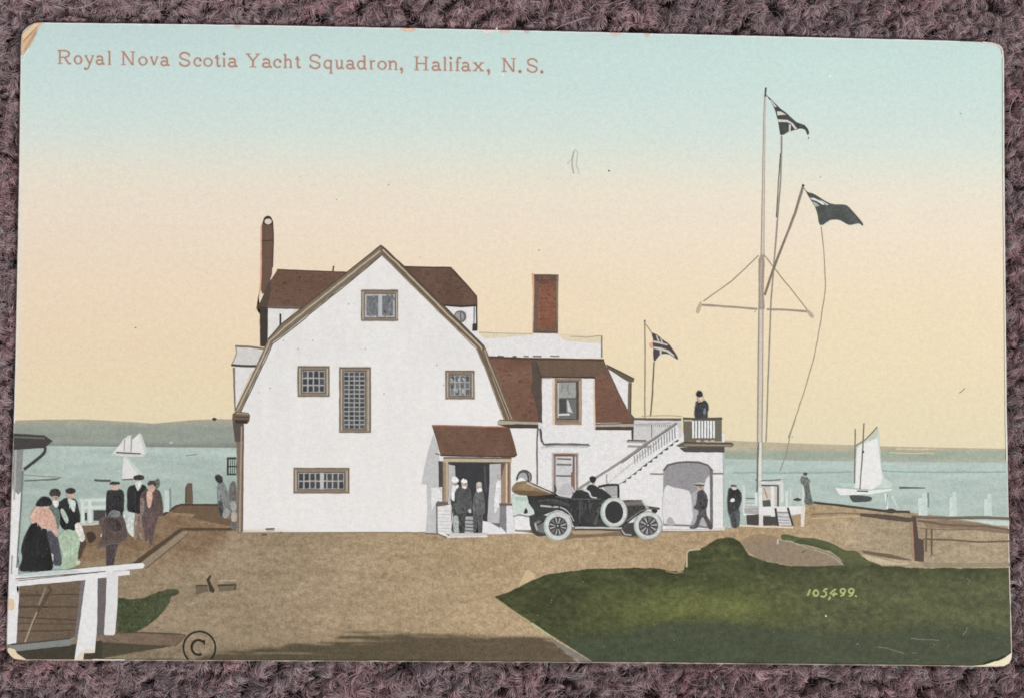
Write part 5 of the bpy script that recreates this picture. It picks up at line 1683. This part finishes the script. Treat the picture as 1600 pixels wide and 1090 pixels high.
flag('small crossed flag on the short flagpole', cL,
     [(200, 208), (240, 222), (290, 262), (340, 300), (375, 345), (412, 405), (412, 422), (395, 415), (350, 385), (300, 378), (260, 390), (230, 430), (213, 425), (212, 340), (208, 300), (208, 250)],
     [([(210, 268), (260, 278), (330, 300), (325, 310), (250, 292), (212, 285)], (208, 196, 182)),
      ([(212, 318), (270, 325), (340, 350), (390, 395), (370, 392), (320, 360), (260, 345), (214, 332)], (212, 202, 190)),
      ([(262, 345), (278, 348), (280, 390), (266, 392)], (206, 198, 186)),
      ([(230, 225), (242, 228), (262, 275), (250, 275)], (206, 198, 186)),
      ([(265, 245), (276, 250), (290, 285), (278, 285)], (200, 192, 180)),
      ([(180, 300), (195, 285), (208, 290), (210, 328), (190, 330)], (228, 172, 142))], (78, 70, 70))

# ======================================================================= writing
LV[0] = LV0
# strokes in a unit box: x 0..1 across the glyph, y 0 at the baseline, 1 at cap height; (points, thick?)
XH = .64


def arc(cx, cy, rx, ry, a0, a1, n=10):
    return [(cx + rx * math.cos(math.radians(a0 + (a1 - a0) * i / n)), cy + ry * math.sin(math.radians(a0 + (a1 - a0) * i / n))) for i in range(n + 1)]


def ser(x0, x1, y):
    return ([(x0, y), (x1, y)], 0)


oring = arc(.5, XH / 2, .40, XH / 2 - .03, 90, 450, 24)
A_ = [(arc(.42, XH * .72, .30, XH * .25, 165, 0, 8) + [(.72, .14), (.80, .05), (.98, .06)], 1), (arc(.40, XH * .29, .31, XH * .25, 50, 330, 12), 1), ([(.58, XH * .53), (.72, XH * .56)], 0)]
GL = {
    'R': [([(.20, .03), (.20, .97)], 1), ([(.04, .97), (.55, .97)] + arc(.55, .73, .30, .24, 90, -90, 8) + [(.20, .49)], 0.6), (arc(.60, .73, .26, .22, 70, -70, 6), 1),
          ([(.52, .49), (.78, .10), (.86, .03), (1.0, .05)], 1), ser(.03, .40, .03)],
    'o': [(oring, .55), (arc(.5, XH / 2, .40, XH / 2 - .06, 130, 230, 6), 1), (arc(.5, XH / 2, .40, XH / 2 - .06, -50, 50, 6), 1)],
    'y': [([(.12, XH), (.52, .06)], 1), ([(.86, XH), (.52, .02), (.40, -.24), (.24, -.35), (.08, -.32)], .7), ser(.0, .32, XH), ser(.68, 1.0, XH), (arc(.10, -.30, .05, .04, 0, 360, 6), .8)],
    'a': A_,
    'l': [([(.5, .03), (.5, 1.0)], 1), ([(.15, .94), (.5, 1.0)], .5), ser(.05, .97, .03)],
    'N': [([(.18, .03), (.18, .97)], .6), ([(.16, .97), (.82, .03)], 1), ([(.84, .0), (.84, .97)], .6), ser(.02, .30, .97), ser(.66, 1.0, .97), ser(.0, .36, .03)],
    'v': [([(.14, XH), (.50, .03)], 1), ([(.50, .03), (.84, XH)], .6), ser(.0, .36, XH), ser(.66, 1.0, XH)],
    'S': [(arc(.48, .74, .38, .24, 20, 200, 10) + [(.20, .56), (.50, .48), (.80, .38)] + arc(.50, .26, .38, .25, 20, -165, 10), .9), ([(.86, .92), (.88, .70)], .5), ([(.08, .30), (.10, .06)], .5)],
    'c': [(arc(.55, XH / 2, .44, XH / 2 - .03, 40, 320, 14), .8), (arc(.84, XH * .72, .06, .05, 0, 360, 6), .8), (arc(.55, XH / 2, .44, XH / 2 - .05, 140, 220, 6), 1)],
    't': [([(.45, .86), (.45, .14), (.58, .03), (.82, .04), (.95, .12)], 1), ser(.05, .92, XH - .02), ([(.12, XH), (.42, .84)], .5)],
    'i': [([(.5, .03), (.5, XH)], 1), ([(.12, XH - .05), (.5, XH)], .5), ser(.05, .97, .03), (arc(.48, .93, .10, .045, 0, 360, 8), 1.0)],
    'Y': [([(.12, .97), (.50, .46)], 1), ([(.86, .97), (.50, .46)], .7), ([(.50, .48), (.50, .03)], 1), ser(.0, .36, .97), ser(.66, 1.0, .97), ser(.28, .72, .03)],
    'h': [([(.20, .03), (.20, 1.0)], 1), ([(.02, .94), (.20, 1.0)], .5), ([(.20, XH - .18)] + arc(.52, XH - .20, .29, .18, 150, 0, 7) + [(.81, .03)], .9), ser(.0, .40, .03), ser(.62, 1.0, .03)],
    'n': [([(.20, .03), (.20, XH)], 1), ([(.0, XH - .04), (.20, XH)], .5), ([(.20, XH - .18)] + arc(.52, XH - .20, .29, .18, 150, 0, 7) + [(.81, .03)], .9), ser(.0, .40, .03), ser(.62, 1.0, .03)],
    'u': [([(.20, XH), (.20, .20)] + arc(.46, .20, .26, .17, 180, 310, 6) + [(.76, .22)], .9), ([(.76, XH), (.76, .06), (1.0, .04)], 1), ser(.0, .22, XH - .02), ser(.56, .78, XH - .02)],
    'q': [(arc(.46, XH / 2, .38, XH / 2 - .03, 30, 330, 14), .85), ([(.80, XH), (.80, -.30)], 1), ser(.60, 1.0, -.32)],
    'd': [(arc(.44, XH / 2, .36, XH / 2 - .03, 40, 320, 14), .85), ([(.78, 1.0), (.78, .05), (1.0, .03)], 1), ([(.58, .94), (.78, 1.0)], .5)],
    'r': [([(.28, .03), (.28, XH)], 1), ([(.02, XH - .04), (.28, XH)], .5), ([(.28, XH - .22), (.45, XH - .04), (.72, XH), (.92, XH - .08)], .8), ser(.04, .62, .03)],
    'H': [([(.18, .03), (.18, .97)], 1), ([(.82, .03), (.82, .97)], 1), ([(.18, .50), (.82, .50)], .6), ser(.0, .36, .97), ser(.64, 1.0, .97), ser(.0, .36, .03), ser(.64, 1.0, .03)],
    'f': [([(.35, .03), (.35, .78), (.48, .95), (.72, .98), (.92, .90)], 1), ser(.05, .75, XH - .02), ser(.05, .70, .03)],
    'x': [([(.16, XH - .02), (.84, .04)], 1), ([(.82, XH - .02), (.16, .04)], .6), ser(.0, .38, XH - .02), ser(.62, 1.0, XH - .02), ser(.0, .38, .04), ser(.60, 1.0, .04)],
    ',': [(arc(.45, .07, .22, .06, 0, 360, 8), 1.0), ([(.66, .07), (.66, -.08), (.40, -.24)], .8)],
    '.': [(arc(.5, .05, .26, .05, 0, 360, 8), 1.1)],
}
title = Part('printed_title', label='brown serif title line along the top of the card')
TX = []
for x0, items in ((80, [('R', 70, 238), ('o', 268, 372), ('y', 395, 515), ('a', 530, 640), ('l', 670, 718), ('N', 828, 1000), ('o', 1035, 1150), ('v', 1172, 1280), ('a', 1298, 1412)]),
                  (270, [('S', 72, 215), ('c', 245, 345), ('o', 360, 478), ('t', 498, 570), ('i', 590, 632), ('a', 655, 775), ('Y', 865, 1045), ('a', 1060, 1185), ('c', 1195, 1295), ('h', 1318, 1425), ('t', 1455, 1525)]),
                  (470, [('S', 98, 243), ('q', 272, 382), ('u', 408, 515), ('a', 538, 652), ('d', 670, 785), ('r', 815, 890), ('o', 910, 1025), ('n', 1040, 1155), (',', 1180, 1222)]),
                  (650, [('H', -22, 150), ('a', 185, 305), ('l', 320, 370), ('i', 390, 440), ('f', 465, 545), ('a', 540, 655), ('x', 675, 812), (',', 845, 885), ('N', 1018, 1190), ('.', 1220, 1258), ('S', 1318, 1455), ('.', 1484, 1514)])):
    TX += [(c, x0 + a / 7.619, x0 + b_ / 7.619) for c, a, b_ in items]
CAPH = 21.6




def text_pass(part, extra, col, g):
    top = LV[0]
    for c, xa, xb in TX:
        LV[0] = top
        base_y = 100.4 + ((xa + xb) / 2 - 90) * (12.4 / 700)
        for pts, th in GL[c]:
            wd = (1.3 + 1.45 * th) + extra
            P = [(xa + u * (xb - xa), base_y - v * CAPH + (u - .5) * (xb - xa) * .0177) for u, v in pts]
            part.line(P, wd, col, g, r=.12 if extra == 0 else 0, step=5)
    LV[0] = top + 12


text_pass(title, 2.6, (211, 214, 205), .06)
text_pass(title, 0, (178, 136, 119), .12)

LV[0] = LV0 + 2
num = Part('printed_number', label='yellow green handwritten number 105,499 on the lawn')
cX = conv(1242, 898, 13.56)
DIG = [([(325, 295), (300, 360), (268, 430)],), ([*ell(445, 375, 52, 62, 16)] + [(497, 375)],), ([(690, 285), (640, 292), (600, 330), (660, 355), (665, 410), (620, 455), (545, 440)],),
       ([(735, 440), (745, 480), (705, 515)],), ([(870, 290), (800, 330), (745, 385), (800, 400), (900, 392)], [(840, 350), (815, 450)]),
       ([*ell(1015, 330, 48, 50, 14)] + [(1063, 330)], [(1055, 350), (1030, 415), (965, 440)]), ([*ell(1195, 330, 52, 50, 14)] + [(1247, 330)], [(1240, 350), (1215, 415), (1145, 440)]), ([(1275, 425), (1310, 455)],)]
lv0 = LV[0]
for d in DIG:
    LV[0] = lv0
    for s_ in d:
        num.line(cX(s_), 2.7, (176, 184, 112), .2, r=.12, step=99)
cp_ = Part('printed_copyright_mark', label='dark letter C in a circle at the lower edge')
ring = ell(311.6, 1011, 25, 25.4, 60, 132, 408)
cp_.line(ring, 3.0, (40, 35, 28), .12, r=.12, step=99)
cp_.line(ell(310, 1010.5, 10.5, 11.5, 24, 318, 60), 3.8, (40, 35, 28), .12, r=.1, step=99)
cp_.line([(319.5, 998.5), (319, 1006.5)], 2.6, (40, 35, 28))
pm = Part('printed_pencil_mark', label='faint grey pencil squiggle in the sky')
pm.line(cU([(490, 215), (455, 380), (452, 500), (470, 620), (488, 690)]), 2.6, (176, 178, 166), .1, w2=2)
pm.line(cU([(480, 240), (520, 185), (565, 240), (550, 400), (540, 520), (590, 620), (585, 690)]), 2.0, (198, 200, 188), .1)
pm.line(cU([(350, 490), (430, 390)]), 2.0, (204, 206, 196), .1)
spk = Part('print_speckle', label='tiny specks and foxing scattered over the sky')
for x, y, s_, c in ((951.6, 267, 1.6, (84, 82, 76)), (212, 512, 1.3, (110, 96, 80)), (607, 289, 1.0, (120, 108, 92)), (842, 391, 1.1, (130, 120, 100)), (657, 402, 1.2, (196, 180, 150)),
                    (1297, 119, 1.8, (238, 238, 238)), (1501, 178, 1.2, (140, 150, 142)), (190, 111, 1.0, (150, 160, 152)), (776, 45, 1.8, (240, 236, 228)), (786, 117, 2.2, (238, 238, 238)),
                    (1282, 277, 1.2, (170, 160, 140)), (1180, 487, 1.0, (96, 88, 74)), (1238, 682, 1.0, (120, 112, 90)), (526, 312, 1.2, (186, 172, 150)), (468, 276, 1.1, (196, 188, 170))):
    spk.poly(ell(x, y, s_, s_ * .85, 9), c, .1, keep=True, r=.1)
spk.line([(1499, 614), (1508, 606)], 1.3, (128, 116, 92), keep=True)
for i in range(150):
    x, y = random.uniform(50, 1550), random.uniform(75, 640)
    if 355 < x < 1160 and y > 330:
        continue
    lt = random.random() < .6
    b0 = (238, 238, 238) if y < 230 else (244, 234, 214)
    d0 = (184, 198, 188) if y < 230 else (208, 194, 164)
    spk.poly(ell(x, y, random.uniform(.5, 1.3), random.uniform(.4, .9), 7, rot=random.uniform(0, 180)), b0 if lt else d0, .1, keep=True, r=0)
for i in range(26):
    x, y = random.uniform(800, 1570), random.uniform(900, 1025)
    spk.poly(ell(x, y, random.uniform(.5, 1.1), random.uniform(.4, .8), 7), (150, 152, 120), .1, keep=True, r=0)
scr = Part('print_scuffs', label='pale scuffs on the lawn')
for q in ([(690, 760), (740, 765), (800, 785), (850, 800)], [(890, 705), (960, 712), (1070, 718)], [(900, 795), (935, 797)], [(1240, 330), (1262, 345), (1250, 370)], [(1215, 690), (1240, 660), (1245, 635)]):
    scr.line(a4(q), 1.3, (116, 120, 98), .35, keep=True, r=.6)
scr.poly(ell(1290.5, 961.5, 1.8, 1.6, 9), (206, 206, 176), .1, keep=True)
scr.poly(ell(1340, 1005, 1.2, 1.0, 8), (150, 156, 128), .1, keep=True)

# ======================================================================= worn edges and corners
LV[0] = LVMAX[0] + 4
wc = Part('worn_corner', label='torn upper left corner showing tan paper layers')
wc.poly(a1([(136, 220), (160, 195), (213, 148), (250, 144), (264, 143), (246, 165), (228, 205), (205, 260), (180, 300), (150, 330), (134, 352), (131, 300)]), (222, 186, 148), .12)
wc.poly(a1([(140, 215), (213, 150), (240, 148), (225, 178), (200, 190), (165, 230), (145, 240)]), (232, 204, 168), .1)
wc.poly(a1([(222, 190), (238, 178), (225, 215), (200, 260), (178, 295), (150, 325), (136, 345), (160, 290), (190, 240)]), (196, 158, 130), .16)
wc.line(a1([(145, 260), (190, 215), (230, 170)]), 1.6, (176, 136, 108), keep=False)
wc.line(a1([(133, 350), (131, 400), (150, 350), (180, 305)]), 2.0, (233, 238, 237), keep=False)
wc2 = Part('worn_corner', label='chipped lower left corner showing cream paper')
wc2.poly(a3([(45, 770), (62, 764), (94, 776), (106, 800), (130, 815), (165, 839), (125, 839), (88, 832), (64, 812), (50, 790)]), (230, 210, 176), .1)
wc3 = Part('worn_corner', label='chipped lower right corner showing cream paper')
wc3.poly(a4([(1524, 795), (1522, 835), (1508, 860), (1480, 875), (1430, 879), (1280, 878), (1340, 872), (1385, 862), (1410, 852), (1460, 838), (1490, 818)]), (238, 226, 192), .1)
wc3.line(a4([(1350, 870), (1400, 850), (1440, 842), (1485, 820)]), 1.6, (52, 52, 38))
wc4 = Part('worn_corner', label='rubbed upper right corner with pinkish wear')
wc4.line(a2([(1340, 266), (1400, 272), (1440, 285), (1462, 305), (1470, 345)]), 2.4, (224, 206, 190))
we = Part('worn_edge', label='pale rubbed line along the card edges')
we.line([(70, YT(70) + .9)] + [(x, float(YT(x)) + .9) for x in range(100, 1540, 40)], 1.5, (238, 238, 238), r=.3)
we.line([(float(XR(y)) - 1.0, y) for y in range(90, 740, 30)], 2.0, (236, 230, 222), r=.2)
we.line([(float(XL(y)) + 1.2, y) for y in range(90, 680, 30)], 1.8, (234, 228, 216), r=.2)
we.line([(x, float(YB(x)) - .7) for x in range(170, 1500, 30)], 1.2, (150, 140, 118), r=.4)
we.line([(x, float(YB(x)) - .8) for x in range(145, 200, 10)], 2.0, (226, 216, 196), keep=False, r=.3)
for x0, x1, c in ((625, 650, (232, 196, 172)), (780, 797, (230, 200, 180)), (818, 828, (226, 190, 170)), (952, 972, (228, 206, 192)), (1006, 1016, (224, 188, 172)), (365, 378, (222, 196, 184)), (752, 770, (236, 226, 212))):
    xm = (x0 + x1) / 2
    we.poly(sm([(x0, YT(x0) + .6), (xm, YT(xm) + .4), (x1, YT(x1) + .6), (x1 - 3, YT(x1) + 4), (xm, YT(xm) + 5), (x0 + 4, YT(x0) + 4)], 3), c, .12, keep=x0 != 625)


for p in PARTS['all']:
    p.build()
